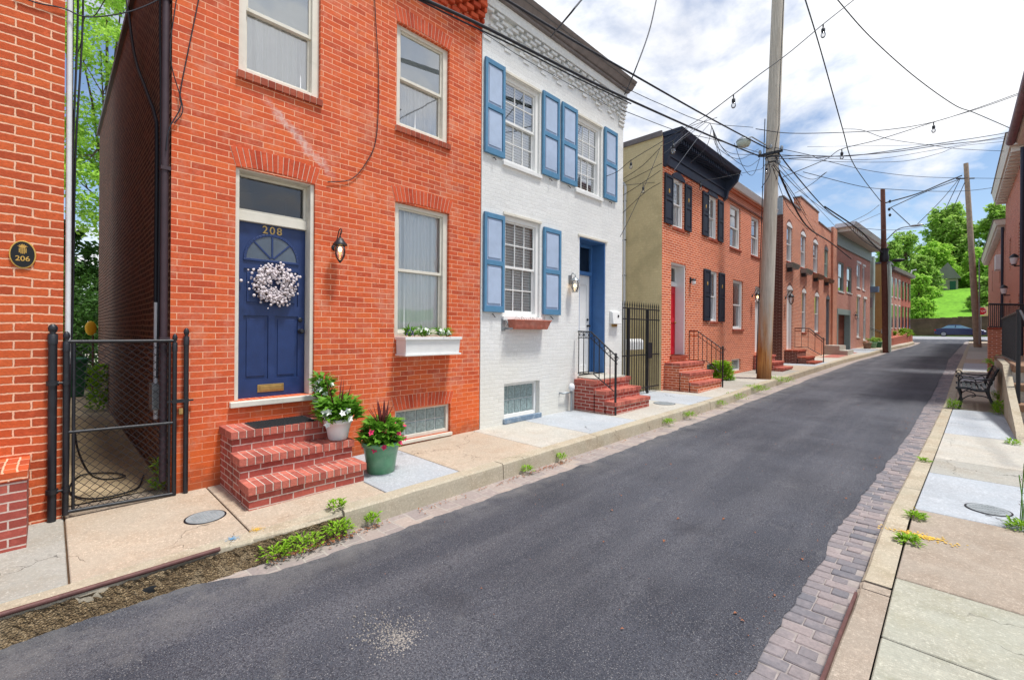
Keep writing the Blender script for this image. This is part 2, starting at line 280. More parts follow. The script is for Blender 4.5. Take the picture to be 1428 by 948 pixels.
M['pvc']=mat('grey_conduit',C3(214,216,218),.5,.06,9,.05)
M['brownpipe']=mat('brown_downpipe',C3(62,46,52),.5,.15,9,.1)
M['mat']=mat('rubber_doormat',C3(44,46,48),.9,.3,60,.9,120)
M['stone']=mat('brown_stone',C3(140,110,88),.85,.2,6,.6,25,dirt=(5,.5,.4,C3(90,70,56)))
M['wallstone']=mat('retaining_stone',C3(96,76,64),.9,.35,1.1,.8,3,dirt=(1.2,.5,.5,C3(70,56,46)))
M['garage']=mat('garage_wood',C3(112,58,38),.6,.15,5,.1)
M['seafoam']=mat('grey_green_trim',C3(142,158,152),.6,.06,6,.1)
M['tan']=mat('tan_siding',C3(176,142,88),.8,.1,2,.2,20)
M['palegreen']=mat('pale_green_board',C3(176,196,184),.6,.08,3,.1)
M['red']=mat('red_door_paint',C3(196,22,40),.4,.08,5,.05)
M['car']=mat('navy_car_paint',C3(28,44,84),.15,.05,5,0,spec=.8,metal=.3)
M['tyre']=mat('tyre',C3(24,24,25),.85,.1,8,0)
M['lens_red']=mat('red_lens',C3(170,20,24),.2,.05,5,0)
M['lens_clear']=mat('clear_lens',C3(220,224,228),.1,.05,5,0)
M['signred']=mat('stop_sign_red',C3(190,30,40),.4,.05,5,0)
M['yellow']=mat('yellow_plastic',C3(232,190,40),.5,.05,5,0)
M['bin']=mat('green_bin_plastic',C3(24,92,58),.5,.1,5,0)
M['ppaint_y']=mat('yellow_spray_paint',C3(216,176,70),.9,.2,20,.2,90)
M['ppaint_b']=mat('blue_spray_paint',C3(110,160,196),.9,.2,20,.2,90)
M['hose']=mat('black_hose',C3(20,20,22),.6,.1,5,0)
M['deadleaf']=mat('dry_leaf',C3(150,96,66),.8,.3,30,0)
M['chip']=mat('pale_gravel',C3(150,144,136),.9,.35,60,.3,90)
M['oil']=mat('rust_water_stain',C3(134,94,62),.8,.2,10,.1)
M['bulb']=emis('warm_lamp_glow',(1,.62,.22),6)
M['bulbglass']=glass('bulb_glass',(.95,.95,.95),.02,1.3)
# ------------------------------------------------------------------ mesh helpers
def tag(o,label=None,cat=None,group=None,kind=None):
    if label: o['label']=label
    if cat: o['category']=cat
    if group: o['group']=group
    if kind: o['kind']=kind
    return o
def thing(name,label,cat,loc,group=None):
    o=bpy.data.objects.new(name,None); o.empty_display_size=.2; o.location=loc; COL.objects.link(o); return tag(o,label,cat,group)
def rootloc(o):
    while o.parent: o=o.parent
    return Vector(o.location)
class MB:
    def __init__(s): s.v=[]; s.f=[]; s.sm=[]
    def add(s,vs,fs,smooth=False):
        b=len(s.v); s.v+= [tuple(v) for v in vs]; s.f+=[tuple(i+b for i in f) for f in fs]; s.sm+=[smooth]*len(fs); return s
    def box(s,x0,x1,y0,y1,z0,z1):
        if x0>x1: x0,x1=x1,x0
        if y0>y1: y0,y1=y1,y0
        if z0>z1: z0,z1=z1,z0
        return s.add([(x0,y0,z0),(x1,y0,z0),(x1,y1,z0),(x0,y1,z0),(x0,y0,z1),(x1,y0,z1),(x1,y1,z1),(x0,y1,z1)],[(3,2,1,0),(4,5,6,7),(0,1,5,4),(1,2,6,5),(2,3,7,6),(3,0,4,7)])
    def hexa(s,bot,top):   # two quads
        return s.add(list(bot)+list(top),[(3,2,1,0),(4,5,6,7),(0,1,5,4),(1,2,6,5),(2,3,7,6),(3,0,4,7)])
    def prism(s,poly,vec): # poly of 3d points extruded along vec
        n=len(poly); vec=Vector(vec); P=[Vector(p) for p in poly]
        return s.add(P+[p+vec for p in P],[tuple(range(n))[::-1],tuple(range(n,2*n))]+[(i,(i+1)%n,n+(i+1)%n,n+i) for i in range(n)])
    def tube(s,pts,r,seg=8,caps=True,smooth=True):
        P=[Vector(p) for p in pts]; n=len(P); rr=r if isinstance(r,(list,tuple)) else [r]*n
        up=Vector((0,0,1)); vs=[]; u=None
        for i,p in enumerate(P):
            d=(P[min(i+1,n-1)]-P[max(i-1,0)])
            if d.length<1e-9: d=Vector((0,0,1))
            d.normalize()
            if u is None:
                u=d.cross(up) if abs(d.dot(up))<.95 else d.cross(Vector((1,0,0)))
            u=(u-d*u.dot(d)); u.normalize(); w=d.cross(u)
            for k in range(seg):
                a=2*math.pi*k/seg; vs.append(p+(u*math.cos(a)+w*math.sin(a))*rr[i])
        fs=[(i*seg+k,i*seg+(k+1)%seg,(i+1)*seg+(k+1)%seg,(i+1)*seg+k) for i in range(n-1) for k in range(seg)]
        s.add(vs,fs,smooth)
        if caps:
            s.add([vs[k] for k in range(seg)],[tuple(range(seg))[::-1]]); s.add([vs[(n-1)*seg+k] for k in range(seg)],[tuple(range(seg))])
        return s
    def lathe(s,c,prof,seg=20,axis='Z',smooth=True): # prof [(r,h)]
        vs=[]
        for r,h in prof:
            for k in range(seg):
                a=2*math.pi*k/seg; x,y=r*math.cos(a),r*math.sin(a)
                vs.append((c[0]+x,c[1]+y,c[2]+h) if axis=='Z' else ((c[0]+h,c[1]+x,c[2]+y) if axis=='X' else (c[0]+x,c[1]+h,c[2]+y)))
        n=len(prof); fs=[(i*seg+k,i*seg+(k+1)%seg,(i+1)*seg+(k+1)%seg,(i+1)*seg+k) for i in range(n-1) for k in range(seg)]
        s.add(vs,fs,smooth); s.add(vs[:seg],[tuple(range(seg))[::-1]]); s.add(vs[-seg:],[tuple(range(seg))]); return s
    def ball(s,c,r,seg=12,rings=8,sx=1,sy=1,sz=1):
        pr=[]; vs=[]
        for i in range(rings+1):
            t=math.pi*i/rings
            for k in range(seg):
                a=2*math.pi*k/seg; vs.append((c[0]+sx*r*math.sin(t)*math.cos(a),c[1]+sy*r*math.sin(t)*math.sin(a),c[2]-sz*r*math.cos(t)))
        return s.add(vs,[(i*seg+k,i*seg+(k+1)%seg,(i+1)*seg+(k+1)%seg,(i+1)*seg+k) for i in range(rings) for k in range(seg)],True)
    def leaf(s,p,d,n,L,W,bend=.2):
        p=Vector(p); d=Vector(d).normalized(); n=Vector(n); sd=d.cross(n)
        if sd.length<1e-6: sd=d.cross(Vector((.3,.5,.8)))
        sd.normalize(); n=sd.cross(d)
        m=p+d*L*.5+n*L*bend*.3; t=p+d*L-n*L*bend*.4
        return s.add([p,m+sd*W*.5+n*W*.12,t,m-sd*W*.5+n*W*.12,m],[(0,1,4),(1,2,4),(2,3,4),(3,0,4)])
    def build(s,name,m,parent=None,bev=0,cat=None,label=None,kind=None,group=None,loc=None,seg=2):
        off=rootloc(parent) if parent is not None else Vector(loc or (0,0,0))
        me=bpy.data.meshes.new(name); me.from_pydata([(a-off.x,b-off.y,c-off.z) for a,b,c in s.v],[],s.f)
        me.polygons.foreach_set('use_smooth',s.sm); me.materials.append(m); me.update()
        o=bpy.data.objects.new(name,me); COL.objects.link(o)
        if parent is not None: o.parent=parent
        elif loc: o.location=loc
        if bev:
            b=o.modifiers.new('bevel','BEVEL'); b.width=bev; b.segments=seg; b.limit_method='ANGLE'; b.angle_limit=rad(40)
        tag(o,label,cat,group,kind); return o
def text(txt,size,m,parent,name,X,yc,zc,ext=.004,sp=1.0):
    cu=bpy.data.curves.new('t','FONT'); cu.body=txt; cu.size=size; cu.align_x='CENTER'; cu.align_y='CENTER'; cu.extrude=ext; cu.space_character=sp; cu.offset=size*.012
    o=bpy.data.objects.new('t',cu); COL.objects.link(o); bpy.context.view_layer.update()
    me=bpy.data.meshes.new_from_object(o.evaluated_get(bpy.context.evaluated_depsgraph_get())); bpy.data.objects.remove(o)
    off=rootloc(parent)
    for v in me.vertices: x,y,z=v.co; v.co=(X+z-off.x,yc+x-off.y,zc+y-off.z)
    me.materials.clear(); me.materials.append(m); n=bpy.data.objects.new(name,me); COL.objects.link(n); n.parent=parent; return n
def frameYZ(mb,X0,X1,y0,y1,z0,z1,w,wb=None,wt=None):   # picture-frame of four boxes
    wb=w if wb is None else wb; wt=w if wt is None else wt
    mb.box(X0,X1,y0,y0+w,z0,z1); mb.box(X0,X1,y1-w,y1,z0,z1)
    if wb: mb.box(X0,X1,y0+w,y1-w,z0,z0+wb)
    if wt: mb.box(X0,X1,y0+w,y1-w,z1-wt,z1)
    return mb
def wallYZ(mb,X,y0,y1,z0,z1,holes=(),depth=.16,flip=False):  # front face with real openings and their reveals, facing +X
    ys=sorted({y0,y1,*[min(max(h[0],y0),y1) for h in holes],*[min(max(h[1],y0),y1) for h in holes]}); zs=sorted({z0,z1,*[h[2] for h in holes],*[h[3] for h in holes]})
    for i in range(len(ys)-1):
        for j in range(len(zs)-1):
            cy=(ys[i]+ys[i+1])/2; cz=(zs[j]+zs[j+1])/2
            if any(h[0]<cy<h[1] and h[2]<cz<h[3] for h in holes): continue
            mb.add([(X,ys[i],zs[j]),(X,ys[i+1],zs[j]),(X,ys[i+1],zs[j+1]),(X,ys[i],zs[j+1])],[(0,1,2,3)] if not flip else [(3,2,1,0)])
    for a,b,c,d in [h[:4] for h in holes]:
        D=X-depth if not flip else X+depth
        mb.add([(X,a,c),(X,b,c),(D,b,c),(D,a,c)],[(0,1,2,3)]); mb.add([(X,a,d),(X,b,d),(D,b,d),(D,a,d)],[(3,2,1,0)])
        mb.add([(X,a,c),(D,a,c),(D,a,d),(X,a,d)],[(0,1,2,3)]); mb.add([(X,b,c),(D,b,c),(D,b,d),(X,b,d)],[(3,2,1,0)])
    return mb
def shell(mb,X,XB,y0,y1,z0,z1,side0=True,side1=True,back=True):
    if side0: mb.add([(XB,y0,z0),(X,y0,z0),(X,y0,z1),(XB,y0,z1)],[(0,1,2,3)])
    if side1: mb.add([(XB,y1,z0),(X,y1,z0),(X,y1,z1),(XB,y1,z1)],[(3,2,1,0)])
    if back: mb.add([(XB,y0,z0),(XB,y1,z0),(XB,y1,z1),(XB,y0,z1)],[(3,2,1,0)])
    return mb
def arch(root,y0,y1,z,h=.205,n=16,X=-5.64,m='arch',rise=.03,splay=.06,proud=.006,name='arch'):
    mb=MB(); mo=MB(); W=y1-y0
    def bot(u): return (y0+W*u, z+rise*(1-(2*u-1)**2))
    def top(u): return (y0-splay+(W+2*splay)*u, z+h+rise*(1-(2*u-1)**2))
    ga=.004/W
    for i in range(n):
        u0=i/n+ga; u1=(i+1)/n-ga
        a,b,c,d=bot(u0),bot(u1),top(u1),top(u0)
        mb.prism([(X-.03,a[0],a[1]),(X-.03,b[0],b[1]),(X-.03,c[0],c[1]),(X-.03,d[0],d[1])],(.03+proud,0,0))
    P=[bot(i/12) for i in range(13)]+[top(1-i/12) for i in range(13)]
    mo.prism([(X-.03,p[0],p[1]) for p in P],(.03+proud-.004,0,0))
    o=mb.build(name,M[m],root,bev=.002,seg=1); mo.build('mortar',M['mortar'],o); return o
def sashes(win,y0,y1,z0,z1,X,fm,cols=1,rows=1,st=.045,lower_set=.035,gm='glass'):
    zm=(z0+z1)/2
    for nm,a,b,xx,in_ in (('upper_sash',zm-.02,z1,X,0),('lower_sash',z0,zm+.02,X-lower_set,0)):
        mb=MB(); frameYZ(mb,xx-.035,xx,y0,y1,a,b,st,st*1.2 if nm=='lower_sash' else st*.9,st*.9)
        iy0,iy1,iz0,iz1=y0+st,y1-st,a+(st*1.2 if nm=='lower_sash' else st*.9),b-st*.9
        for k in range(1,cols): yy=iy0+(iy1-iy0)*k/cols; mb.box(xx-.025,xx-.006,yy-.009,yy+.009,iz0,iz1)
        for k in range(1,rows): zz=iz0+(iz1-iz0)*k/rows; mb.box(xx-.024,xx-.007,iy0,iy1,zz-.009,zz+.009)
        mb.build(nm,M[fm],win,bev=.003,seg=1)
        MB().add([(xx-.02,iy0,iz0),(xx-.02,iy1,iz0),(xx-.02,iy1,iz1),(xx-.02,iy0,iz1)],[(0,1,2,3)]).build('glass',M[gm],win)
def wavy(y0,y1,z0,z1,X,amp=.030,n=110,waves=9,seed=0):
    mb=MB(); r=random.Random(seed); ph=[r.random()*6 for _ in range(4)]; vs=[]
    for i in range(n+1):
        y=y0+(y1-y0)*i/n; u=i/n*waves*2*math.pi
        x=X+amp*(math.sin(u+ph[0]+1.4*math.sin(u*.23+ph[2]))*(.55+.45*math.sin(u*.37+ph[3]))+.5*math.sin(u*1.7+ph[1]))
        vs+=[(x,y,z0),(x*.5+X*.5+.004*math.sin(u*2),y,z1)]
    mb.add(vs,[(2*i,2*i+2,2*i+3,2*i+1) for i in range(n)],True); return mb
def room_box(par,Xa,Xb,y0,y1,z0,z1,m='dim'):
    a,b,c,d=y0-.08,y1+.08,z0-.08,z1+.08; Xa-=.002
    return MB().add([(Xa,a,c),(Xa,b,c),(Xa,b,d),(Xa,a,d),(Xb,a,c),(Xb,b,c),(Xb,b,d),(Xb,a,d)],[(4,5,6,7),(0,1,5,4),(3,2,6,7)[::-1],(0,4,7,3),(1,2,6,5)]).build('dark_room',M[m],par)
def window(root,y0,y1,z0,z1,X=-5.64,fm='white',cols=1,rows=1,fw=.06,setb=.08,inner='curtain',lintel=None,sill=None,seed=0,room='dim',name='window',gm='glass'):
    mb=MB(); frameYZ(mb,X-setb-.06,X-setb+.02,y0,y1,z0,z1,fw,fw*.8,fw)
    frameYZ(mb,X-setb-.02,X-setb+.035,y0,y1,z0,z1,fw*.35,0,fw*.35) if False else None
    if lintel: mb.box(X-setb,X+.02,y0-.005,y1+.005,z1-.05,z1+.03)
    w=mb.build(name,M[fm],root,bev=.004)
    sashes(w,y0+fw*.8,y1-fw*.8,z0+fw*.7,z1-fw*.8,X-setb-.012,fm,cols,rows,st=min(.045,(y1-y0)*.055),gm=gm)
    xi=X-setb-.10
    if inner=='curtain': wavy(y0+.02,y1-.02,z0,z1,xi,seed=seed).build('curtain',M['curtain'],w)
    elif inner=='half':
        wavy(y0+.02,y0+(y1-y0)*.42,z0,z1,xi,waves=5,seed=seed).build('curtain',M['curtain'],w); wavy(y1-(y1-y0)*.4,y1-.02,z0,z1,xi,waves=5,seed=seed+1).build('curtain',M['curtain'],w)
    elif inner=='low':
        wavy(y0+.02,y1-.02,z0,(z0+z1)/2,xi,seed=seed).build('curtain',M['curtain'],w)
    elif inner=='blind':
        b=MB(); n=int((z1-z0)/.05)
        for i in range(n):
            zz=z0+(z1-z0)*i/n; b.add([(xi+.010,y0+.03,zz),(xi+.010,y1-.03,zz),(xi-.006,y1-.03,zz+.046),(xi-.006,y0+.03,zz+.046)],[(0,1,2,3)])
        b.build('blind',M['whiteblind'],w)
    room_box(w,X-.2,xi-.5,y0,y1,z0,z1,room)
    if inner=='shade':
        MB().box(xi+.05,xi+.06,y0+.05,y1-.05,(z0+z1)/2-.02,z1-.05).build('bright_sash_panel',M['whiteblind'],w); wavy(y0+.02,y1-.02,z0,(z0+z1)/2+.1,xi,seed=seed).build('curtain',M['curtain'],w)  # white panel added to whiten the upper sash, as reflected sky would
    if sill:
        s=MB()
        if sill=='brick':
            n=max(4,int((y1-y0+.04)/.075)); 
            for i in range(n):
                a=y0-.02+(y1-y0+.04)*i/n; s.box(X-.12,X+.035,a+.003,a+(y1-y0+.04)/n-.003,z0-.085,z0-.004)
            so=s.build('sill',M['sillbrick'],w,bev=.004,seg=1); MB().box(X-.12,X+.028,y0-.02,y1+.02,z0-.082,z0-.008).build('sill_mortar',M['mortar'],w)
        else:
            s.box(X-.12,X+.045,y0-.04,y1+.04,z0-.07,z0-.002); s.build('sill',M[sill],w,bev=.005)
    return w
def shutter(root,y0,y1,z0,z1,X=-5.64,fm='blue',pm='blue2',star=False):
    mb=MB(); fx0,fx1=X+.012,X+.055; sw=.055; zm=z0+(z1-z0)*.5
    frameYZ(mb,fx0,fx1,y0,y1,z0,z1,sw,.10,.08); mb.box(fx0,fx1,y0+sw,y1-sw,zm-.04,zm+.04)
    f=mb.build('shutter',M[fm],root,bev=.004); p=MB()
    for a,b in ((z0+.10,zm-.04),(zm+.04,z1-.08)):
        p.box(fx0,fx1-.022,y0+sw,y1-sw,a,b); p.box(fx1-.022,fx1-.008,y0+sw+.03,y1-sw-.03,a+.04,b-.04)
    p.build('panel',M[pm],f,bev=.008,seg=1)
    MB().tube([(X+.0,(y0+y1)/2,z0-.03),(X+.05,(y0+y1)/2-.02,z0-.05),(X+.07,(y0+y1)/2,z0-.09)],.009,6).build('holdback',M['black'],f)
    if star: MB().ball((fx1-.006,(y0+y1)/2,z1-.45),.05,8,6,.2,.8,1.3).build('emblem',M['gold'],f)
    return f
def bricksteps(root,Y0,Y1,levels,XB=-5.63,zb=0,tm='tread',bm='bstep',bw=.073):
    # levels: [(Xfront,ztop)] from highest to lowest
    prev=XB; body=MB(); tb=MB(); mo=MB()
    for i,(xf,zt) in enumerate(levels):
        tb=MB(); mo=MB()
        body.box(XB+.0 if i==0 else prev_xf+.001,xf-.03,Y0+.02,Y1-.02,zb-.1,zt-.078)
        n=round((Y1-Y0)/bw); w=(Y1-Y0)/n; x0=(XB if i==0 else prev_xf-.035); 
        for k in range(n):
            a=Y0+k*w+.005; b=a+w-.010; dz=RN.uniform(-.0015,.0015); dx=RN.uniform(-.003,.003)
            if x0<xf-.26: tb.box(x0+.004,xf-.225,a,b,zt-.075,zt+dz); tb.box(xf-.215,xf+dx,a,b,zt-.075,zt+dz)
            else: tb.box(x0+.004,xf+dx,a,b,zt-.075,zt+dz)
        mo.box(x0,xf-.007,Y0+.009,Y1-.009,zt-.078,zt-.0045); prev_xf=xf
        to=tb.build('tread',M[tm],root,bev=.004); mo.build('mortar',M['mortar_grey'],to)
    body.build('riser_wall',M[bm],root)
def slab3(mb,x0,x1,y0,y1,off,th=.14,gap=.006,n=None):
    n=n or max(1,int((y1-y0)/3)); X0=x0 if callable(x0) else (lambda Y:x0); X1=x1 if callable(x1) else (lambda Y:x1)
    ya,yb=y0+gap,y1-gap
    for i in range(n):
        a=ya+(yb-ya)*i/n; b=ya+(yb-ya)*(i+1)/n
        mb.hexa([(X0(a),a,g(a)+off-th),(X1(a),a,g(a)+off-th),(X1(b),b,g(b)+off-th),(X0(b),b,g(b)+off-th)],[(X0(a),a,g(a)+off),(X1(a),a,g(a)+off),(X1(b),b,g(b)+off),(X0(b),b,g(b)+off)])
def foliage(mb,blobs,n,size,seed=1,shell_=.55,drop=.0):
    r=random.Random(seed); tot=sum(b[3]**2 for b in blobs)
    for (cx,cy,cz,R_) in blobs:
        k=int(n*R_**2/tot)
        # clumps inside a blob
        cl=[]
        for _ in range(max(6,int(k/45))):
            d=Vector((r.gauss(0,1),r.gauss(0,1),r.gauss(0,1))).normalized(); q=R_*(shell_+(1-shell_)*r.random()**.5)*r.uniform(.75,1.05); cl.append(Vector((cx,cy,cz))+Vector((d.x*q,d.y*q,d.z*q*.85)))
        cr=R_*.24
        for _ in range(k):
            c=cl[r.randrange(len(cl))]; o=Vector((r.gauss(0,.6),r.gauss(0,.6),r.gauss(0,.45)))*cr; p=c+o
            d=Vector((r.gauss(0,1),r.gauss(0,1),r.gauss(-.3,.6))); nn=Vector((r.gauss(0,.6),r.gauss(0,.6),1))
            if d.length<.1: continue
            L=size*r.uniform(.6,1.4); mb.leaf(p,d,nn,L,L*.6,.15)
def tree(name,label,base,top,blobs,n,size,lm,seed,tr=.25,group=None,limbs=True):
    t=thing(name,label,'tree',base,group); mb=MB(); b=Vector(base); c=Vector(top)
    mb.tube([b-Vector((0,0,.3)),b.lerp(c,.35)+Vector((.1,.1,0)),b.lerp(c,.7),c],[tr,tr*.75,tr*.5,tr*.2],8)
    if limbs:
        for i,q in enumerate(blobs):
            s=b.lerp(c,.35+.5*(i%5)/5); e=Vector(q[:3]); mid=s.lerp(e,.5)+Vector((0,0,.1*(e-s).length)); mb.tube([s,mid,e],[tr*.4,tr*.25,tr*.06],6)
            for k in range(3):
                rr=random.Random(seed*7+i*3+k); e2=e+Vector((rr.uniform(-1,1),rr.uniform(-1,1),rr.uniform(-.3,1)))*q[3]*.8; mb.tube([mid.lerp(e,.5),e2],[tr*.12,tr*.03],5)
    mb.build('trunk',M['bark'],t); f=MB(); foliage(f,blobs,n,size,seed); f.build('crown',M[lm],t); return t
def plant(mb,c,R_,hgt,n,L,W,seed=0,up=.8):
    r=random.Random(seed)
    for _ in range(n):
        a=r.uniform(0,6.283); q=R_*r.random()**.6; z=c[2]+hgt*r.random(); k=.4+.6*(1-(z-c[2])/max(hgt,.01)*.5)
        p=(c[0]+math.cos(a)*q*k*.8,c[1]+math.sin(a)*q*k*.8,z); d=(math.cos(a)*.8+r.gauss(0,.3),math.sin(a)*.8+r.gauss(0,.3),up*r.uniform(.2,1.3)); l=L*r.uniform(.6,1.3)
        mb.leaf(p,d,(r.gauss(0,.3),r.gauss(0,.3),1),l,W*r.uniform(.7,1.3),.35)
def blooms(mb,c,R_,z0,z1,n,s,seed=0,pet=5):
    r=random.Random(seed)
    for _ in range(n):
        a=r.uniform(0,6.283); q=R_*r.uniform(.5,1); p=Vector((c[0]+math.cos(a)*q,c[1]+math.sin(a)*q,r.uniform(z0,z1))); ax=Vector((math.cos(a)*.6+.6,math.sin(a)*.6-.3,.6)).normalized()
        u=ax.cross(Vector((0,0,1))).normalized(); w=ax.cross(u)
        for k in range(pet):
            t=6.283*k/pet; d=u*math.cos(t)+w*math.sin(t)+ax*.35; mb.leaf(p,d,ax,s*r.uniform(.8,1.1),s*.65,.2)
def smooth_pts(P,k=5):
    P=[Vector(p) for p in P]
    if len(P)<3: return P
    Q=[P[0]*2-P[1]]+P+[P[-1]*2-P[-2]]; out=[]
    for i in range(1,len(Q)-2):
        for j in range(k):
            t=j/k; a,b,c,d=Q[i-1],Q[i],Q[i+1],Q[i+2]
            out.append(.5*((2*b)+(c-a)*t+(2*a-5*b+4*c-d)*t*t+(3*b-a-3*c+d)*t**3))
    return out+[P[-1]]
# ------------------------------------------------------------------ ground, road, walks
FX=-5.64
def KL(Y): return interp([-5,0,12,14,28,31,34,43,50,56,62],[-4.0,-4.0,-4.0,-4.1,-4.1,-4.0,-3.9,-3.6,-2.95,-2.7,-4.6],Y)
def KR(Y): return interp([-5,5.5,9,14.5,27,47,60,64,68],[-.47,-.47,-.36,-.2,0,.45,.8,1.2,2.6],Y)
def AL(Y): return interp([-5,.7,1.2,2.7,6,12,30,42,50,56],[-3.99,-3.99,-3.72,-3.66,-3.62,-3.70,-3.70,-3.3,-2.7,-2.5],Y) if Y<60 else KL(Y)
def AR(Y): return KR(Y)-interp([0,4,9,16,27,34,55],[.29,.29,.27,.30,.36,.5,.3],Y)
ground=MB()
ys=[-300,-60,-20,0,10,20,36,55,70,76,90,200,1500]; xs=[-1500,-200,-40,-5,0,5,40,200,1500]
vs=[(x,y,g(y)-.30) for y in ys for x in xs]; nx=len(xs)
ground.add(vs,[(j*nx+i,j*nx+i+1,(j+1)*nx+i+1,(j+1)*nx+i) for j in range(len(ys)-1) for i in range(nx-1)])
ground.build('ground',mat('ground_soil',C3(168,162,146),.95,.2,.4,.3,10),kind='structure')
road=MB(); Ys=[]; y=-12
while y<69: Ys.append(y); y+= .06 if -1<y<9 else (.25 if y<20 else 1)
rr=random.Random(4); W=8; vs=[]; ja=jb=0
for i,Y in enumerate(Ys):
    ja=ja*.75+rr.uniform(-.018,.018); jb=jb*.8+rr.uniform(-.011,.011)
    a=AL(Y)+ja; b=AR(Y)+jb
    for k in range(W+1):
        t=k/W; vs.append((a+(b-a)*t,Y,g(Y)-.178+.045*t+.03*4*t*(1-t)*.6))
road.add(vs,[(i*(W+1)+k,i*(W+1)+k+1,(i+1)*(W+1)+k+1,(i+1)*(W+1)+k) for i in range(len(Ys)-1) for k in range(W)],True)
road.build('road',M['asphalt'],kind='structure')
cs=MB(); cs.add([(x,y,g(y)-.155+z) for y,z in ((66,-.01),(70,0),(76,0),(81.5,-.02)) for x in (-120,-40,-6,0,6,40,120)],[(j*7+i,j*7+i+1,(j+1)*7+i+1,(j+1)*7+i) for j in range(3) for i in range(6)])
cs.build('cross_road',mat('old_asphalt',C3(150,150,152),.9,.1,.4,.2,60),kind='structure')
cw=MB(); cw.add([(-3.3,67.3,g(67)-.13),(1.2,68.3,g(68)-.13),(1.2,68.7,g(68.7)-.13),(-3.3,67.8,g(67.8)-.13)],[(0,1,2,3)]); cw.build('stop_line',M['white'],kind='structure')
gl=MB(); 
def sheetY(mb,fa,fb,y0,y1,offa,offb,st=.5):
    n=max(1,int((y1-y0)/st)); vs=[]
    for i in range(n+1):
        Y=y0+(y1-y0)*i/n; vs+=[(fa(Y),Y,g(Y)+offa),(fb(Y),Y,g(Y)+offb)]
    mb.add(vs,[(2*i,2*i+1,2*i+3,2*i+2) for i in range(n)],True)
sheetY(gl,lambda Y:KL(Y)-.05,lambda Y:AL(Y)+.3,.5,60,-.195,-.189); gl.build('gutter',M['paver'],kind='structure')
sheetb=MB(); sheetY(sheetb,lambda Y:AR(Y)-.25,lambda Y:KR(Y)+.02,-4,62,-.155,-.142); sheetb.build('gutter_bed',M['bed'],kind='structure')
pb=MB(); Y=1.6; row=0
while Y<40:
    pit=.103; x=KR(Y)-.01-(RN.random()*.1 if row%2 else .0); x1=x
    lo=AR(Y)-.2
    first=True
    while x>lo:
        L=RN.uniform(.185,.205) if not (first and row%2) else .10
        first=False
        z=g(Y)-.136-(KR(Y)-x)*.03+RN.uniform(-.003,.003); t=RN.uniform(-.004,.004)
        pb.hexa([(x-L+.007,Y+.004,z-.05),(x,Y+.004+t,z-.05),(x,Y+pit-.005+t,z-.05),(x-L+.007,Y+pit-.005,z-.05)],[(x-L+.007,Y+.004,z+t),(x,Y+.004+t,z),(x,Y+pit-.005+t,z+t),(x-L+.007,Y+pit-.005,z)])
        x-=L
    Y+=pit; row+=1
pb.build('brick_gutter',M['pavbrick'],kind='structure',bev=.006,seg=1)
# kerbs
def kerb(mb,f0,f1,y0,y1,off,dep,seglen,gap=.006,wear=0):
    Y=y0
    while Y<y1:
        b=min(y1,Y+seglen*RN.uniform(.85,1.15)); n=max(1,int((b-Y)/.25)) if Y<16 else max(1,int((b-Y)/1.5)); vs=[]
        for i in range(n+1):
            q=Y+gap+(b-Y-2*gap)*i/n; e=RN.uniform(-1,1)*wear; e2=RN.uniform(-1,1)*wear
            X0,X1=f0(q),f1(q); z=g(q)+off; s=1 if X1>X0 else -1
            vs+=[(X0,q,z),(X1-s*.022+e*.5,q,z+e2*.3),(X1-s*.004+e,q,z-.016+e2),(X1+e,q,z-.05+e2),(X1+s*.008+e,q,z-dep)]
        fs=[(5*i+k,5*i+k+1,5*i+5+k+1,5*i+5+k) for i in range(n) for k in range(4)]+[(0,1,2,3,4),tuple(5*n+k for k in (4,3,2,1,0))]
        if f1(Y)<f0(Y): fs=[tuple(reversed(f)) for f in fs]
        mb.add(vs,fs); Y=b
k1=MB(); kerb(k1,lambda Y:KL(Y)-.16,KL,1.9,60,0,.26,2.3,wear=.004); k1.build('kerb',M['c_kerb'],kind='structure')
k2=MB(); kerb(k2,lambda Y:KL(Y)-.16,lambda Y:KL(Y)-.01,-6,1.9,-.002,.26,1.2,gap=0,wear=.02); k2.build('broken_kerb',M['c_kerb'],kind='structure')
k2=MB(); n=330; vs=[]; low=0
for i in range(n+1):
    Y=-5+6.9*i/n; low=low*.9+RN.uniform(-.006,.006); e=[RN.uniform(-.009,.009) for _ in range(9)]
    for k in range(8): vs.append((KL(Y)+.004+.06*(k/7)**1.6+e[k]*(1 if k<7 else .3)+low*k/7,Y+RN.uniform(-.004,.004),g(Y)-.035-.158*k/7+e[k+1]*.5))
k2.add(vs,[(8*i+k,8*i+k+1,8*i+9+k,8*i+8+k) for i in range(n) for k in range(7)]); k2.build('crumbled_kerb_face',M['c_rub'],kind='structure')
k3=MB(); kerb(k3,lambda Y:KR(Y)+.165,KR,3.95,60,-.06,.12,2.4,wear=.003); k3.build('kerb',M['c_kerb'],kind='structure')
k4=MB(); kerb(k4,lambda Y:KR(Y)+.165,KR,-4,3.94,-.065,.12,1.6,wear=.006); k4.build('kerb',M['c_brown'],kind='structure')
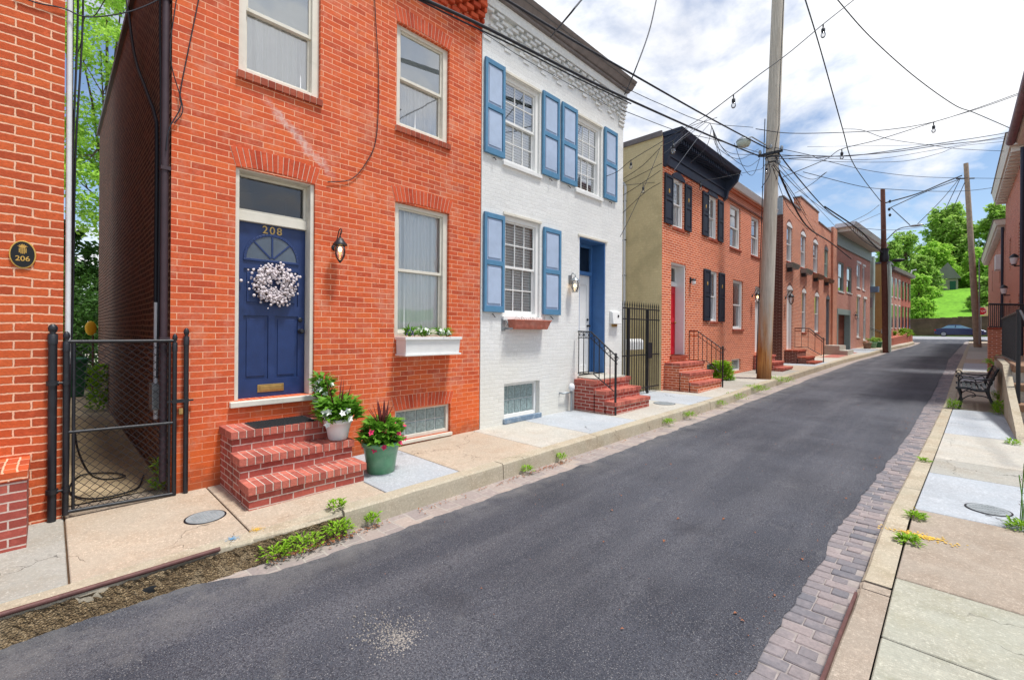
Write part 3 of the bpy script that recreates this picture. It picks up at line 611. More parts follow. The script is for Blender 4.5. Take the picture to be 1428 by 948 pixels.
# left walk slabs
def slabs(lst,fx0,fx1,off,name='sidewalk'):
    r=tag(bpy.data.objects.new(name,None),kind='structure'); COL.objects.link(r)
    for y0,y1,m in lst:
        mb=MB(); slab3(mb,fx0,fx1,y0,y1,off); mb.build('slab',M[m],r,bev=.006,seg=1)
    u=MB(); sheetY(u,fx0,fx1,lst[0][0],lst[-1][1],off-.02,off-.02,1.); u.build('joint_bed',M['soil'],r)
slabs([(-8,-2.4,'c_grey'),(-2.4,.1,'c_grey'),(.1,1.17,'c_tan'),(1.17,2.42,'c_tan'),(2.42,3.38,'c_pale'),(3.38,4.85,'c_tan'),(4.85,6.05,'c_cream'),(6.05,7.5,'c_pale'),(7.5,9.8,'c_cream'),(9.8,11.2,'c_pale'),(11.2,13,'c_cream'),(13,15,'c_grey'),(15,17.5,'c_cream'),(17.5,20,'c_grey'),(20,22.5,'c_tan'),(22.5,25.5,'c_pale'),(25.5,29,'c_cream'),(29,33,'c_tan')],lambda Y:FX-.3,lambda Y:KL(Y)-.165,0)
slabs([(33,36,'c_cream'),(36,41,'c_pale'),(41,46,'c_tan'),(46,52,'c_cream'),(52,60,'c_tan')],lambda Y:-6.6,lambda Y:KL(Y)-.165,0)
bp=MB(); sheetY(bp,lambda Y:-5.3,lambda Y:-4.5,29.2,36,.006,.006); bp.build('brick_paving',M['bstep'],kind='structure')
slabs([(-6,1.2,'c_green'),(1.2,3.3,'c_green'),(3.3,4.15,'c_green'),(4.15,5.85,'c_brown'),(5.85,7.45,'c_pale'),(7.45,8.3,'c_grey'),(8.3,10.4,'c_cream'),(10.4,13.45,'c_pale'),(13.45,15.2,'c_brown'),(15.2,17.5,'c_tan'),(17.5,20.5,'c_cream'),(20.5,22.5,'c_pale'),(22.5,25,'c_grey'),(25,30,'c_pale'),(30,34,'c_tan'),(34,42,'c_cream'),(42,50,'c_grey'),(50,60,'c_tan')],lambda Y:KR(Y)+.172,lambda Y:interp([0,9.5,10,15,33,60],[2.2,2.2,.66,.82,1.3,2.2],Y),-.06)
al=MB(); al.add([(-5.94,.09,.055),(-5.94,.86,.055),(-20,.86,.03),(-20,.09,.03)],[(0,3,2,1)]); al.build('alley_path',M['c_alley'],kind='structure')
# steel edges
e=thing('steel_kerb_edge','rusty steel bar along the broken kerb at the lower left','kerb edge',(-3.98,-2,0)); MB().tube([(KL(Y)-.005,Y,g(Y)-.004) for Y in (-4,-2,-1,0,.5,.92)],.018,8).build('bar',M['rust'],e)
e=thing('steel_kerb_edge','rusty steel strip edging the brown kerb beside the brick gutter','kerb edge',(-.47,3,0)); MB().box(KR(3)-.004,KR(3)+.012,1.0,3.72,g(3)-.135,g(3)-.045).build('strip',M['rust'],e)
# grass verge, retaining wall, hill
v=MB(); v.add([(x,y,g(y)-.12) for y in (81.5,84) for x in (-120,120)],[(0,1,3,2)]); v.build('verge',M['grass'],kind='structure')
def hh(X,Y):
    base=interp([84,90,98,112,130,160,260,600],[4.0,5.0,6.6,9.9,12.2,15,18,20],Y); return base+(X-1)*.045*(1 if Y<100 else .4)*(1 if abs(X)<30 else 30/abs(X))
hm=MB(); yy=[84,86,90,94,98,105,112,120,130,145,160,200,260,400,600]; xx=[-400,-150,-80,-40,-25,-15,-8,-4,0,4,8,15,25,40,80,150,400]; nx=len(xx)
hm.add([(x,y,hh(x,y)-.25) for y in yy for x in xx],[(j*nx+i,j*nx+i+1,(j+1)*nx+i+1,(j+1)*nx+i) for j in range(len(yy)-1) for i in range(nx-1)],True); hm.build('hill',M['grass'],kind='structure')
rw=thing('stone_wall','long dark stone retaining wall under the grassy hill','retaining wall',(0,84,1.6)); mb=MB(); r_=random.Random(3)
for X0 in range(-60,60,3):
    za=hh(X0,84); zb_=hh(X0+3,84); mb.hexa([(X0,83.6,1.3),(X0+3,83.6,1.3),(X0+3,84.3,1.3),(X0,84.3,1.3)],[(X0,83.6,za-.12),(X0+3,83.6,zb_-.12),(X0+3,84.3,zb_-.12),(X0,84.3,za-.12)])
mb.build('wall_face',M['wallstone'],rw); cp=MB()
for i in range(-110,110):
    X0=i*.55; z=hh(X0,84)-.13; cp.box(X0,X0+.53,83.5,84.4,z,z+r_.uniform(.12,.22))
cp.build('coping',M['wallstone'],rw)
# ------------------------------------------------------------------ house 208
def gblock(root,y0,y1,z0,z1,cols,rows,X=FX,fm='cream',setb=.05,fw=.05,sill=True):
    f=MB(); frameYZ(f,X-setb-.08,X-setb,y0,y1,z0,z1,fw)
    if sill: f.box(X-.14,X+.03,y0-.02,y1+.02,z0-.05,z0-.002)
    w=f.build('basement_window',M[fm],root,bev=.004); iy0,iy1,iz0,iz1=y0+fw,y1-fw,z0+fw,z1-fw
    MB().box(X-setb-.09,X-setb-.05,iy0,iy1,iz0,iz1).build('joint',M['blockj'],w); b=MB()
    for i in range(cols):
        for j in range(rows):
            a=iy0+(iy1-iy0)*i/cols+.008; c=iz0+(iz1-iz0)*j/rows+.008; b.box(X-setb-.06,X-setb-.034,a,a+(iy1-iy0)/cols-.016,c,c+(iz1-iz0)/rows-.016)
    b.build('glass_block',M['block'],w,bev=.012,seg=3)
h=thing('brick_house','orange brick row house numbered 208 with a navy blue door','house',(FX,2.9,.05))
holes=[(1.42,2.28,.93,3.50),(3.39,4.345,1.62,3.53),(3.40,4.325,4.60,6.06),(1.44,2.335,4.56,6.06),(3.41,4.39,.15,.585)]
mb=wallYZ(MB(),FX,.85,4.99,-.2,7.25,holes,.2); mb.build('front_wall',M['b208'],h)
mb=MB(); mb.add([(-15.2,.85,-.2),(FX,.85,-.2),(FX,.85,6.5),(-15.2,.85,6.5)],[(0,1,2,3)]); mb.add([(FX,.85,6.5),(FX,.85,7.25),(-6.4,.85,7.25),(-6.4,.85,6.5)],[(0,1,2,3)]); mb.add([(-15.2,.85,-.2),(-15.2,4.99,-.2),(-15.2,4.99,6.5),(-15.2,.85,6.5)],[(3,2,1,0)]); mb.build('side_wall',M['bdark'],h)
mb=MB(); mb.box(-15.3,-6.0,.8,4.99,6.5,6.6); mb.box(-6.4,-5.3,.8,4.99,7.25,7.34); mb.add([(-6.4,.85,6.5),(-6.4,4.99,6.5),(-6.4,4.99,7.25),(-6.4,.85,7.25)],[(0,1,2,3)]); mb.build('roof',M['roof'],h)
mb=MB(); r_=random.Random(9)
for r in range(6):
    z=6.62+r*.073; n=int(4.14/.24); x=FX+.02+.028*(r//1)
    for i in range(n+1):
        y=.86+i*.24+(.12 if r%2 else 0)
        if y>4.95: continue
        mb.box(FX-.05,x,y,min(y+.15,4.985),z,z+.066)
mb.box(FX-.05,FX+.14,.86,4.985,7.062,7.12); mb.box(FX-.05,FX+.19,.86,4.985,7.125,7.248); mb.build('corbel',M['sillbrick'] if False else M['arch'],h,bev=.003,seg=1)
mb=MB(); mb.box(FX-.05,FX+.30,.83,4.99,7.342,7.42); mb.tube([(FX+.27,.8,7.36),(FX+.27,5.0,7.36)],.07,10); mb.build('gutter',M['gutter'],h)
for a,b,z in ((1.42,2.28,3.50),(3.39,4.345,3.53),(3.40,4.325,6.06),(1.44,2.335,6.06)): arch(h,a,b,z)
arch(h,3.41,4.39,.585,h=.19,rise=.02)
window(h,3.39,4.345,1.62,3.56,fm='cream',fw=.085,setb=.07,inner='curtain',seed=3)
window(h,3.40,4.325,4.60,6.09,fm='cream',fw=.085,setb=.07,inner='shade',sill='brick',seed=5,gm='glassr')
window(h,1.44,2.335,4.56,6.09,fm='cream',fw=.085,setb=.07,inner='shade',sill='brick',seed=8,gm='glassr')
gblock(h,3.41,4.39,.15,.60,5,2)
# door
def doorframe(root,y0,y1,z0,z1,ztr,X=FX,setb=.18,fm='cream',fw=.045,jd=None):
    f=MB(); frameYZ(f,X-setb-.05,X-.03,y0,y1,z0,z1,fw,0,fw); f.box(X-setb-.05,X-setb+.05,y0+fw,y1-fw,ztr,ztr+.11)
    frameYZ(f,X-setb-.03,X-setb+.02,y0+fw,y1-fw,ztr+.11,z1-fw,.03)
    return f.build('door_frame',M[fm],root,bev=.005)
fr=doorframe(h,1.42,2.28,.93,3.53,2.95)
MB().add([(FX-.19,1.49,3.09),(FX-.19,2.21,3.09),(FX-.19,2.21,3.46),(FX-.19,1.49,3.46)],[(0,1,2,3)]).build('transom_glass',M['glass'],fr)
room_box(fr,FX-.24,-6.9,1.42,2.28,.93,3.5,'dark')
MB().box(FX-.25,FX+.06,1.37,2.33,.865,.928).build('stone_sill',M['cream'],fr,bev=.008)
d=MB(); DX=FX-.18; y0,y1,z0,z1=1.468,2.232,.93,2.948
pan=[(1.55,1.815,1.14,1.88),(1.885,2.15,1.14,1.88),(1.55,2.15,2.0,2.42)]
wallYZ(d,DX,y0,y1,z0,z1,pan,.016); d.box(DX-.04,DX-.0165,y0,y1,z0,z1); d.add([(DX,y0,z0),(DX,y1,z0),(DX-.03,y1,z0),(DX-.03,y0,z0)],[(0,1,2,3)])
for a,b,c,e_ in pan: d.box(DX-.016,DX-.005,a+.035,b-.035,c+.035,e_-.035)
cy,cz,R0=1.85,2.54,.275
for k in range(24):   # arch rim
    a,b=math.pi*k/24,math.pi*(k+1)/24
    P=[(cy+math.cos(t)*q,cz+math.sin(t)*q) for t,q in ((a,R0),(a,R0+.03),(b,R0+.03),(b,R0))]; d.prism([(DX-.002,p[0],p[1]) for p in P],(.016,0,0))
for t in (45,90,135):
    c_,s_=math.cos(rad(t)),math.sin(rad(t)); d.prism([(DX-.002,cy+c_*.02-s_*.011,cz+s_*.02+c_*.011),(DX-.002,cy+c_*.02+s_*.011,cz+s_*.02-c_*.011),(DX-.002,cy+c_*R0+s_*.011,cz+s_*R0-c_*.011),(DX-.002,cy+c_*R0-s_*.011,cz+s_*R0+c_*.011)],(.014,0,0))
d.box(DX-.002,DX+.014,cy-R0-.03,cy+R0+.03,cz-.03,cz)
door=d.build('door',M['navy'],h,bev=.004)
gm=MB(); gm.prism([(DX+.001,cy+math.cos(math.pi*k/20)*R0,cz+math.sin(math.pi*k/20)*R0) for k in range(21)],(.003,0,0)); gm.build('fanlight',mat('fanlight_glass',C3(72,84,98),.08,.2,8,.1,20,spec=.9),door)
text('208',.125,M['brass'],door,'house_number',DX+.004,1.85,2.885,sp=1.25)
s=MB(); s.box(DX,DX+.008,1.70,1.99,.985,1.075); s.box(DX+.008,DX+.014,1.725,1.965,1.005,1.055); s.build('letter_slot',M['brass'],door,bev=.004)
s=MB(); s.lathe((DX,2.175,1.70),[(.03,0),(.03,.01),(.012,.02),(.012,.04),(.028,.05),(.03,.065),(.018,.08)],14,'X'); s.build('knob',M['black'],door); MB().lathe((DX,2.175,1.84),[(.027,0),(.027,.018),(.015,.022)],14,'X').build('deadbolt',M['black'],door)
# downpipe and corner cables of 208
mb=MB(); mb.tube([(FX-.02,.80,7.2),(FX-.02,.80,.2)],.032,10)
for z in (1.6,3.3,5.0,6.5): mb.box(FX-.06,FX+.02,.765,.845,z,z+.035)
mb.build('downpipe',M['brownpipe'],h)
# steps, mat
st=thing('brick_steps','three red brick steps leading up to the navy door','steps',(-5.1,1.85,.05)); bricksteps(st,1.27,2.44,[(-5.165,.69),(-4.88,.48),(-4.60,.275)])
dm=MB(); X0,X1,Y0,Y1,z=-5.56,-5.17,1.50,2.12,.691; dm.box(X0,X1,Y0,Y1,z,z+.008)
for i in range(22):
    for j in range(13): dm.box(X0+.02+j*.028,X0+.036+j*.028,Y0+.02+i*.027,Y0+.034+i*.027,z+.008,z+.014)
dm.build('doormat',M['mat'],label='black rubber mat lying on the top brick step',cat='doormat')
# wreath
w=thing('wreath','round wreath of whitish cotton berries hanging on the navy door','wreath',(DX+.05,1.86,2.24)); b=MB(); tw=MB(); r_=random.Random(5)
cy,cz=1.868,2.245
for k in range(620):
    a=r_.uniform(0,6.283); rr_=.170+r_.gauss(0,.048); x=DX+.05+r_.gauss(0,.022); s_=r_.uniform(.009,.019); 
    yy_,zz_=cy+math.cos(a)*rr_,cz+math.sin(a)*rr_; b.ball((x+.01,yy_,zz_),s_,6,4,.8,1,1)
for k in range(150):
    a=r_.uniform(0,6.283); a2=a+r_.uniform(.15,.5); q1,q2=r_.uniform(.11,.2),r_.uniform(.13,.25)
    tw.tube([(DX+.04+r_.uniform(-.02,.02),cy+math.cos(a)*q1,cz+math.sin(a)*q1),(DX+.05+r_.uniform(-.02,.03),cy+math.cos(a2)*q2,cz+math.sin(a2)*q2)],.003,4,smooth=False)
b.build('berries',M['cotton'],w,kind='stuff'); tw.build('twig_ring',M['twig'],w)
# lantern of 208
def lantern(X,y,z,label,lit=True,s=1):
    t=thing('wall_lantern',label,'wall lamp',(X,y,z)); m=MB()
    m.lathe((X,y,z-.01*s),[(.045*s,0),(.045*s,.012),(.02*s,.02)],12,'X')
    cx=X+.15*s
    P=[(X+.015*s,y,z-.02*s),(X+.07*s,y,z+.10*s),(cx-.03*s,y,z+.19*s),(cx+.03*s,y,z+.20*s),(cx+.04*s,y,z+.16*s),(cx+.01*s,y,z+.13*s)]
    m.tube(smooth_pts(P,6),.007*s,6); m.tube([(cx,y,z+.10*s),(cx,y,z+.18*s)],.005*s,6)
    m.lathe((cx,y,z),[(.085*s,.0),(.088*s,.012),(.06*s,.045*s),(.035*s,.085*s),(.012*s,.10*s),(.008*s,.12*s)],14); m.lathe((cx,y,z-.2*s),[(.004*s,-.02*s),(.014*s,-.005*s),(.03*s,.01*s),(.02*s,.018*s)],12)
    b=m.build('bracket_and_cap',M['black'],t)
    MB().lathe((cx,y,z-.19*s),[(.028*s,0),(.058*s,.05*s),(.066*s,.11*s),(.062*s,.17*s),(.055*s,.19*s)],14).build('glass_bowl',M['bulbglass'],t)
    if lit: MB().ball((cx,y,z-.05*s),.022*s,10,8,1,1,1.5).build('bulb',M['bulb'],t)
    return t
lantern(FX,2.53,2.77,'black curled wall lantern glowing beside the navy door')
# window box with flowers
wb=thing('window_box','white wooden window box under the lower window of the orange house','window box',(FX,3.9,1.5)); m=MB(); X0,X1,Y0,Y1=FX+.012,-5.37,3.41,4.36
m.hexa([(X0,Y0+.01,1.39),(X1-.02,Y0+.01,1.39),(X1-.02,Y1-.01,1.39),(X0,Y1-.01,1.39)],[(X0,Y0,1.605),(X1,Y0,1.605),(X1,Y1,1.605),(X0,Y1,1.605)]); m.build('box',M['white'],wb,bev=.004)
m=MB(); m.box(X0,X1+.02,Y0-.02,Y0,1.59,1.63); m.box(X0,X1+.02,Y1,Y1+.02,1.59,1.63); m.box(X1,X1+.02,Y0,Y1,1.59,1.63); m.box(X0,X1+.01,Y0-.012,Y1+.012,1.365,1.389); m.build('rim',M['white'],wb,bev=.003); MB().box(X0,X1-.01,Y0+.01,Y1-.01,1.606,1.618).build('soil',M['soil'],wb)
def potplant(name,label,c,R_,hg,n,L,W,fl,seed,lm='leafp',group=None):
    t=thing(name,label,'plant',c,group); m=MB(); plant(m,c,R_,hg,n,L,W,seed); m.build('leaves',M[lm],t)
    for (mm,k,s,z0,z1,nm) in fl: q=MB(); blooms(q,c,R_*.95,c[2]+z0,c[2]+z1,k,s,seed+5); q.build(nm,M[mm],t)
    return t
potplant('violet_flowers','violet hyacinth at the left end of the white window box',(-5.49,3.55,1.62),0.08,.10,80,.12,.022,[('petalv',22,.02,.03,.11,'blossoms')],21)
potplant('white_flowers','white flowers left of centre in the white window box',(-5.49,3.78,1.62),.09,.07,110,.13,.020,[('petalw',14,.032,.03,.12,'blossoms')],22)
potplant('white_flowers','white flowers at the right end of the white window box',(-5.49,4.13,1.62),.12,.08,130,.13,.020,[('petalw',20,.032,.03,.13,'blossoms')],23)
# pots
def pot(name,label,c,rt,rb,hg,m,rim=.02,cat='plant pot'):
    t=thing(name,label,cat,c); b=MB(); b.lathe(c,[(rb*.9,0),(rb,.01),(rb+(rt-rb)*.5,hg*.5),(rt,hg-.05),(rt+rim,hg-.045),(rt+rim,hg-.005),(rt+rim*.5,hg),(rt-.012,hg-.002),(rt-.02,hg-.04)],28); b.build('vessel',M[m],t); s=MB(); s.lathe(c,[(rt-.018,hg-.045),(.01,hg-.03)],20); s.build('soil',M['soil'],t); return t
pot('flower_pot','large green glazed pot on the pavement beside the brick steps',(-4.83,2.74,.055),.205,.155,.37,'potg')
pot('bucket','white bucket planter on the middle brick step',(-5.03,2.31,.482),.145,.105,.235,'white',.01)
pot('flower_pot','pale green pot on the top brick step behind the white bucket',(-5.40,2.30,.692),.115,.09,.20,'potlg',.012)
t=potplant('mixed_flowers','bushy plant with pink blooms filling the big green pot',(-4.83,2.74,.38),.30,.24,620,.125,.058,[('petalp',26,.042,-.04,.20,'blossoms')],31); m=MB()
for i in range(9): a=i*.7; m.tube([(-4.83,2.74,.45),(-4.83+math.cos(a)*.05,2.74+math.sin(a)*.05,.65),(-4.83+math.cos(a)*.10,2.74+math.sin(a)*.16,.80+.02*(i%3))],[.006,.006,.002],4)
for i in range(5): m.leaf((-4.82,2.72,.5),(.12*math.cos(i*1.3),.2*math.sin(i*1.3)+.1,1),(1,.2,0),.42,.05,.1)
m.build('dark_spikes',M['fern'],t)
t=potplant('mixed_flowers','leafy plant with white blooms and dark spikes in the white bucket',(-5.03,2.31,.68),.27,.20,520,.15,.055,[('petalw',14,.045,-.04,.16,'blossoms')],32); m=MB()
for i in range(16): a=i*.9; m.leaf((-5.03,2.31,.74),(math.cos(a)*.35,math.sin(a)*.55,1),(math.cos(a),math.sin(a),.2),.34+.04*(i%4),.016,.15)
m.build('dark_spikes',M['fern'],t)
potplant('white_flowers','white flowering plant in the pale green pot by the door frame',(-5.40,2.30,.86),.13,.28,240,.11,.045,[('petalw',15,.038,.10,.27,'blossoms')],33)
# black loose cable hanging on 208
def cable(label,P,r=.007,m='wire',grp=None,k=8,name='cable',seg=5):
    pts=smooth_pts(P,k); mb=MB(); off=pts[0]; mb.tube(pts,r,seg); return mb.build(name,M[m],None,cat='cable',label=label,group=grp,loc=tuple(off))
cable('loose black cable looping down the orange wall between the windows',[onX(x,y,FX+.02) for x,y in ((521,-30),(524,30),(528,110),(525,190),(512,225),(490,250),(457,254))],.006)
cable('black cable curving from the roof to the corner of the orange wall',[onX(x,y,FX+.03) for x,y in ((283,-30),(271,30),(252,125),(252,150),(236,180),(232,210))],.006)
cable('thin cable dropping down the corner of the orange wall into the loop',[onX(x,y,FX+.03) for x,y in ((246,0),(238,60),(240,95),(253,140),(254,158),(243,172))],.005)
# ------------------------------------------------------------------ house 206
h=thing('brick_house','red brick row house at the left edge bearing the oval 206 sign','house',(FX,-2,.05))
mb=wallYZ(MB(),FX,-6,.085,-.2,7.6,[(-2.6,-1.6,1.9,3.8)],.2); shell(mb,FX,-12,-6,.085,-.2,7.6,True,True,True); mb.build('wall',M['b206'],h); MB().box(-12,-5.6,-6,.085,7.6,7.7).build('roof',M['roof'],h)
window(h,-2.6,-1.6,1.9,3.8,fm='cream',inner='curtain')
mb=MB(); mb.tube([(FX-.03,.115,7.6),(FX-.03,.115,1.4)],.02,8); mb.build('conduit',M['pvc'],h); mb=MB(); mb.tube([(FX-.1,.12,7.6),(FX-.1,.12,2.2),(FX-.12,.11,.1)],.022,8); mb.build('downpipe',M['brownpipe'],h)
st=thing('brick_steps','brick end of the neighbouring stoop at the lower left corner','steps',(-5.2,-.6,.03)); m=MB(); m.box(FX+.001,-5.08,-1.4,-.115,-.1,.56); m.build('riser_wall',M['bstep'],st)
m=MB(); 
for k in range(4): m.box(FX+.001,-5.07,-1.4,-.108,.565+k*.0-.0,.63) if k==0 else None
m.build('tread',M['b206'],st)
pl=thing('house_sign','black oval 206 sign with gold rim and pineapple on brick','house sign',(FX,-.16,2.34)); m=MB(); cy,cz=-.16,2.336
def oval(mb,X0,X1,a,b,n=40,cy=cy,cz=cz): mb.prism([(X0,cy+a*math.cos(6.283*k/n),cz+b*math.sin(6.283*k/n)) for k in range(n)],(X1-X0,0,0))
oval(m,FX+.002,FX+.014,.079,.118); m.build('rim',M['gold'],pl,bev=.003); m=MB(); oval(m,FX+.014,FX+.017,.070,.108); m.build('face',mat('sign_black',C3(16,16,18),.3,.05,9,0),pl)
text('206',.058,M['gold'],pl,'number',FX+.0185,cy,cz-.036,.002); m=MB()
for i in range(-2,3):
    for j in range(-3,4):
        if (i/2.6)**2+(j/3.8)**2<1: m.box(FX+.0165,FX+.020,cy+i*.0095-.0035,cy+i*.0095+.0035,cz+.033+j*.0075-.0028,cz+.033+j*.0075+.0028)
for a in (-70,-45,-20,0,20,45,70):
    d_=(0,math.sin(rad(a)),math.cos(rad(a))); m.leaf((FX+.019,cy,cz+.058),d_,(1,0,0),.034,.008,0)
m.build('pineapple_emblem',M['gold'],pl)
# ------------------------------------------------------------------ alley gate
dh=thing('kerb_hole','drain hole in the crumbled kerb face, its shade put in as black','drain hole',(-3.93,.55,-.08)); m=MB(); m.ball((KL(.5)+.022,.50,-.095),.05,14,8,.28,1.5,.7); m.build('hole_shade',M['dark'],dh)  # solid near-black ellipsoid on the face stands in for the hole's shade
gt=thing('chain_link_gate','black chain-link gate closing the narrow alley','gate',(FX+.04,.5,.05)); GX=FX+.04
def ballpost(parent,y,z0,z1,r,nm='post'):
    m=MB(); m.tube([(GX,y,z0),(GX,y,z1-.06)],r,12); m.lathe((GX,y,z1-.10),[(r*1.15,-.05),(r*1.15,.03),(r*.6,.045),(r*1.0,.065),(r*1.15,.085),(r*.9,.11),(r*.3,.125)],14); return m.build(nm,M['black'],parent)
ballpost(gt,.022,-.05,1.73,.029,'hinge_post'); ballpost(gt,.978,-.05,1.705,.022,'latch_post')
ballpost(gt,.107,.075,1.665,.022,'gate_stile'); ballpost(gt,.883,.055,1.645,.019,'gate_stile')
m=MB(); m.tube([(GX,.11,1.60),(GX,.88,1.60)],.016,8); m.tube([(GX,.11,.80),(GX,.88,.78)],.015,8); m.tube([(GX,.11,.10),(GX,.88,.07)],.017,8); m.tube([(GX,.155,.10),(GX,.155,1.60)],.012,8); m.tube([(GX,.842,.09),(GX,.842,1.60)],.011,8); m.build('gate_rails',M['black'],gt)
m=MB(); y0,y1,z0,z1=.155,.842,.095,1.60; p=.072
for sgn in (1,-1):
    k=-40
    while k<60:
        c=k*p*1.0; pts=[]
        # line z-z0 = sgn*(y-y0)*1.0 + c
        for (ya) in (y0,y1):
            pass
        f=lambda y:z0+c+sgn*(y-y0)
        a,b=y0,y1; za,zb=f(a),f(b)
        lo,hi=(a,b)
        def clip(y): return y
        ylo,yhi=y0,y1
        if sgn>0: ylo=max(y0,y0+(z0-z0-c)); yhi=min(y1,y0+(z1-z0-c))
        else: ylo=max(y0,y0-(z1-z0-c)); yhi=min(y1,y0-(z0-z0-c))
        if yhi-ylo>.02:
            n=max(1,int((yhi-ylo)/(p/2))); m.tube([(GX+.004*(1 if (i+(sgn>0))%2 else -1),ylo+(yhi-ylo)*i/n,f(ylo+(yhi-ylo)*i/n)) for i in range(n+1)],.0031,3,caps=False)
        k+=1
m.build('chain_link_mesh',M['black'],gt)
m=MB()
for z in (.30,1.24): m=MB(); m.tube([(GX,.022,z),(GX+.02,.06,z),(GX,.107,z)],.011,6); m.lathe((GX,.022,z-.02),[(.041,0),(.041,.04)],12); m.lathe((GX,.107,z-.02),[(.027,0),(.027,.04)],12); m.build('hinge',M['black'],gt)
m=MB(); m.box(GX-.01,GX+.01,.82,1.04,.985,1.0); m.box(GX+.01,GX+.02,.86,1.0,.975,1.01); m.build('latch',M['black'],gt); MB().box(GX+.005,GX+.028,.915,.950,.86,.92).build('padlock',M['brass'],gt,bev=.004)
# things in the alley
bn=thing('wheelie_bin','green wheeled bin standing at the far end of the alley','bin',(-15.5,.33,.04)); m=MB(); m.hexa([(-15.8,.12,.04),(-15.3,.12,.04),(-15.3,.6,.04),(-15.8,.6,.04)],[(-15.85,.08,.9),(-15.2,.08,.9),(-15.2,.66,.9),(-15.85,.66,.9)]); m.build('body',M['bin'],bn,bev=.02); MB().box(-15.9,-15.15,.06,.68,.905,.98).build('lid',M['bin'],bn,bev=.02); m=MB(); m.lathe((-15.85,.1,.12),[(.1,0),(.1,.05)],12,'Y'); m.lathe((-15.85,.57,.12),[(.1,0),(.1,.05)],12,'Y'); m.build('wheel',M['tyre'],bn)
MB().ball((-16.3,.86,1.72),.2,12,8,.5,.6,1).build('balloon',M['yellow'],None,cat='balloon',label='small yellow balloon at the far end of the alley',loc=(-16.3,.86,1.72)) if False else None
yl=thing('wind_sock','small bright yellow garden ornament at the far end of the alley','ornament',(-14.9,.74,.05)); MB().tube([(-14.9,.74,.05),(-14.9,.74,1.55)],.02,6).build('stake',M['twig'],yl); MB().ball((-14.9,.70,1.72),.16,10,7,.4,.7,1.1).build('yellow_head',M['yellow'],yl)
bx=thing('meter_box','grey electric box on the dark brown side wall behind the gate','meter box',(-6.2,.82,1.0)); m=MB(); m.box(-6.27,-6.05,.76,.848,.86,1.13); m.build('box',M['steel'],bx,bev=.006); m=MB(); m.tube([(-6.12,.80,1.13),(-6.12,.80,2.0)],.02,8); m.tube([(-6.1,.80,.86),(-6.1,.80,.76)],.022,8); m.build('pipe',M['pvc'],bx)
cable('black hose lying in loops on the alley path behind the gate',[(-5.9,.16,.9),(-6.0,.2,.55),(-6.2,.3,.25),(-6.5,.45,.1),(-6.6,.6,.08),(-6.9,.5,.07),(-7.0,.25,.07),(-6.4,.15,.07),(-5.95,.3,.075),(-6.0,.62,.075),(-6.5,.75,.08)],.009,'hose',name='hose')
cable('thick black cable slanting down the dark brown side wall',[(-9.6,.80,7.6),(-8.2,.80,5.6),(-7.0,.80,4.6),(-6.3,.80,4.05),(-6.15,.80,3.7),(-6.15,.80,2.0)],.02)
cable('black cable running down beside the brown downpipe',[(-5.95,.80,6.5),(-6.0,.80,5),(-5.9,.80,3.9),(-5.95,.80,2.2),(-6.02,.80,1.2)],.012)
for i,(dx,lab) in enumerate(((.0,'nearest of the black cables hanging at the edge of the red house'),(.14,'middle one of the black cables hanging at the edge of the red house'),(.3,'furthest of the black cables hanging at the edge of the red house'))):
    cable(lab,[(FX-.2-dx,.15+.02*i,7.5),(FX-.25-dx,.14+.04*i,5),(FX-.2-dx*.8,.13+.02*i,3.4),(FX-.25-dx,.12+.02*i,1.9),(FX-.2-dx,.13,.6)],.009)
cable('cable strung across the alley from the red house to the orange house',[onX(x,y,FX+.02) for x,y in ((20,-8),(50,4),(88,12),(122,24),(175,18),(215,3),(240,-14))],.006)
cable('thin cable sagging behind the alley gap near the top',[onX(x,y,-8) for x,y in ((150,-6),(132,22),(118,25),(113,60),(105,82))],.006)
# alley greenery
bb=MB(); foliage(bb,[(-17.6,.1,1.0,1.0),(-18.6,.6,1.9,1.1),(-17.4,.8,.6,.6),(-19.6,.0,2.9,1.1),(-18.4,.4,.2,.9)],9000,.13,41); t=thing('garden_shrub','dark green shrubs filling the far end of the alley','shrub',(-17.8,.4,0)); bb.build('foliage',M['leafd'],t); mm=MB()
for i in range(7): mm.tube([(-17.8-.1*i,.2+.1*i,0),(-18.2-.1*i,.1+.15*i,1.6)],.02,5)
mm.build('stems',M['bark'],t)
tree('garden_tree','conifer with drooping dark boughs beyond the alley',(-24,.6,0),(-24,.6,6.0),[(-24,.5,1.8,1.7),(-24,.7,3.3,1.3),(-24,.6,4.6,.9),(-24,.3,5.4,.5)],9000,.2,'leafd',42,.15)
tree('garden_tree','tall airy tree with bright reddish-green leaves beyond the alley',(-23,1.6,0),(-22,1.4,13),[(-22,1.3,5.6,1.0),(-21,.7,6.6,.8),(-23,.4,8.4,1.2),(-21.5,.9,7.5,1.0),(-22.5,1.6,9.2,1.5),(-21.2,1.2,11.3,1.3),(-22.8,.6,12.8,1.3),(-20.8,2.0,13.6,1.0),(-22.4,1.9,14.6,1.2)],13000,.15,'leafb',43,.14)
potplant('weed','bright green weed growing at the hinge corner behind the alley gate',(-5.86,.80,.055),.06,.28,90,.10,.025,[],51,'weed',None)
potplant('weed','ivy and weeds along the foot of the dark brown side wall',(-12.5,.72,.05),.25,.9,500,.10,.06,[],52,'weed',None)
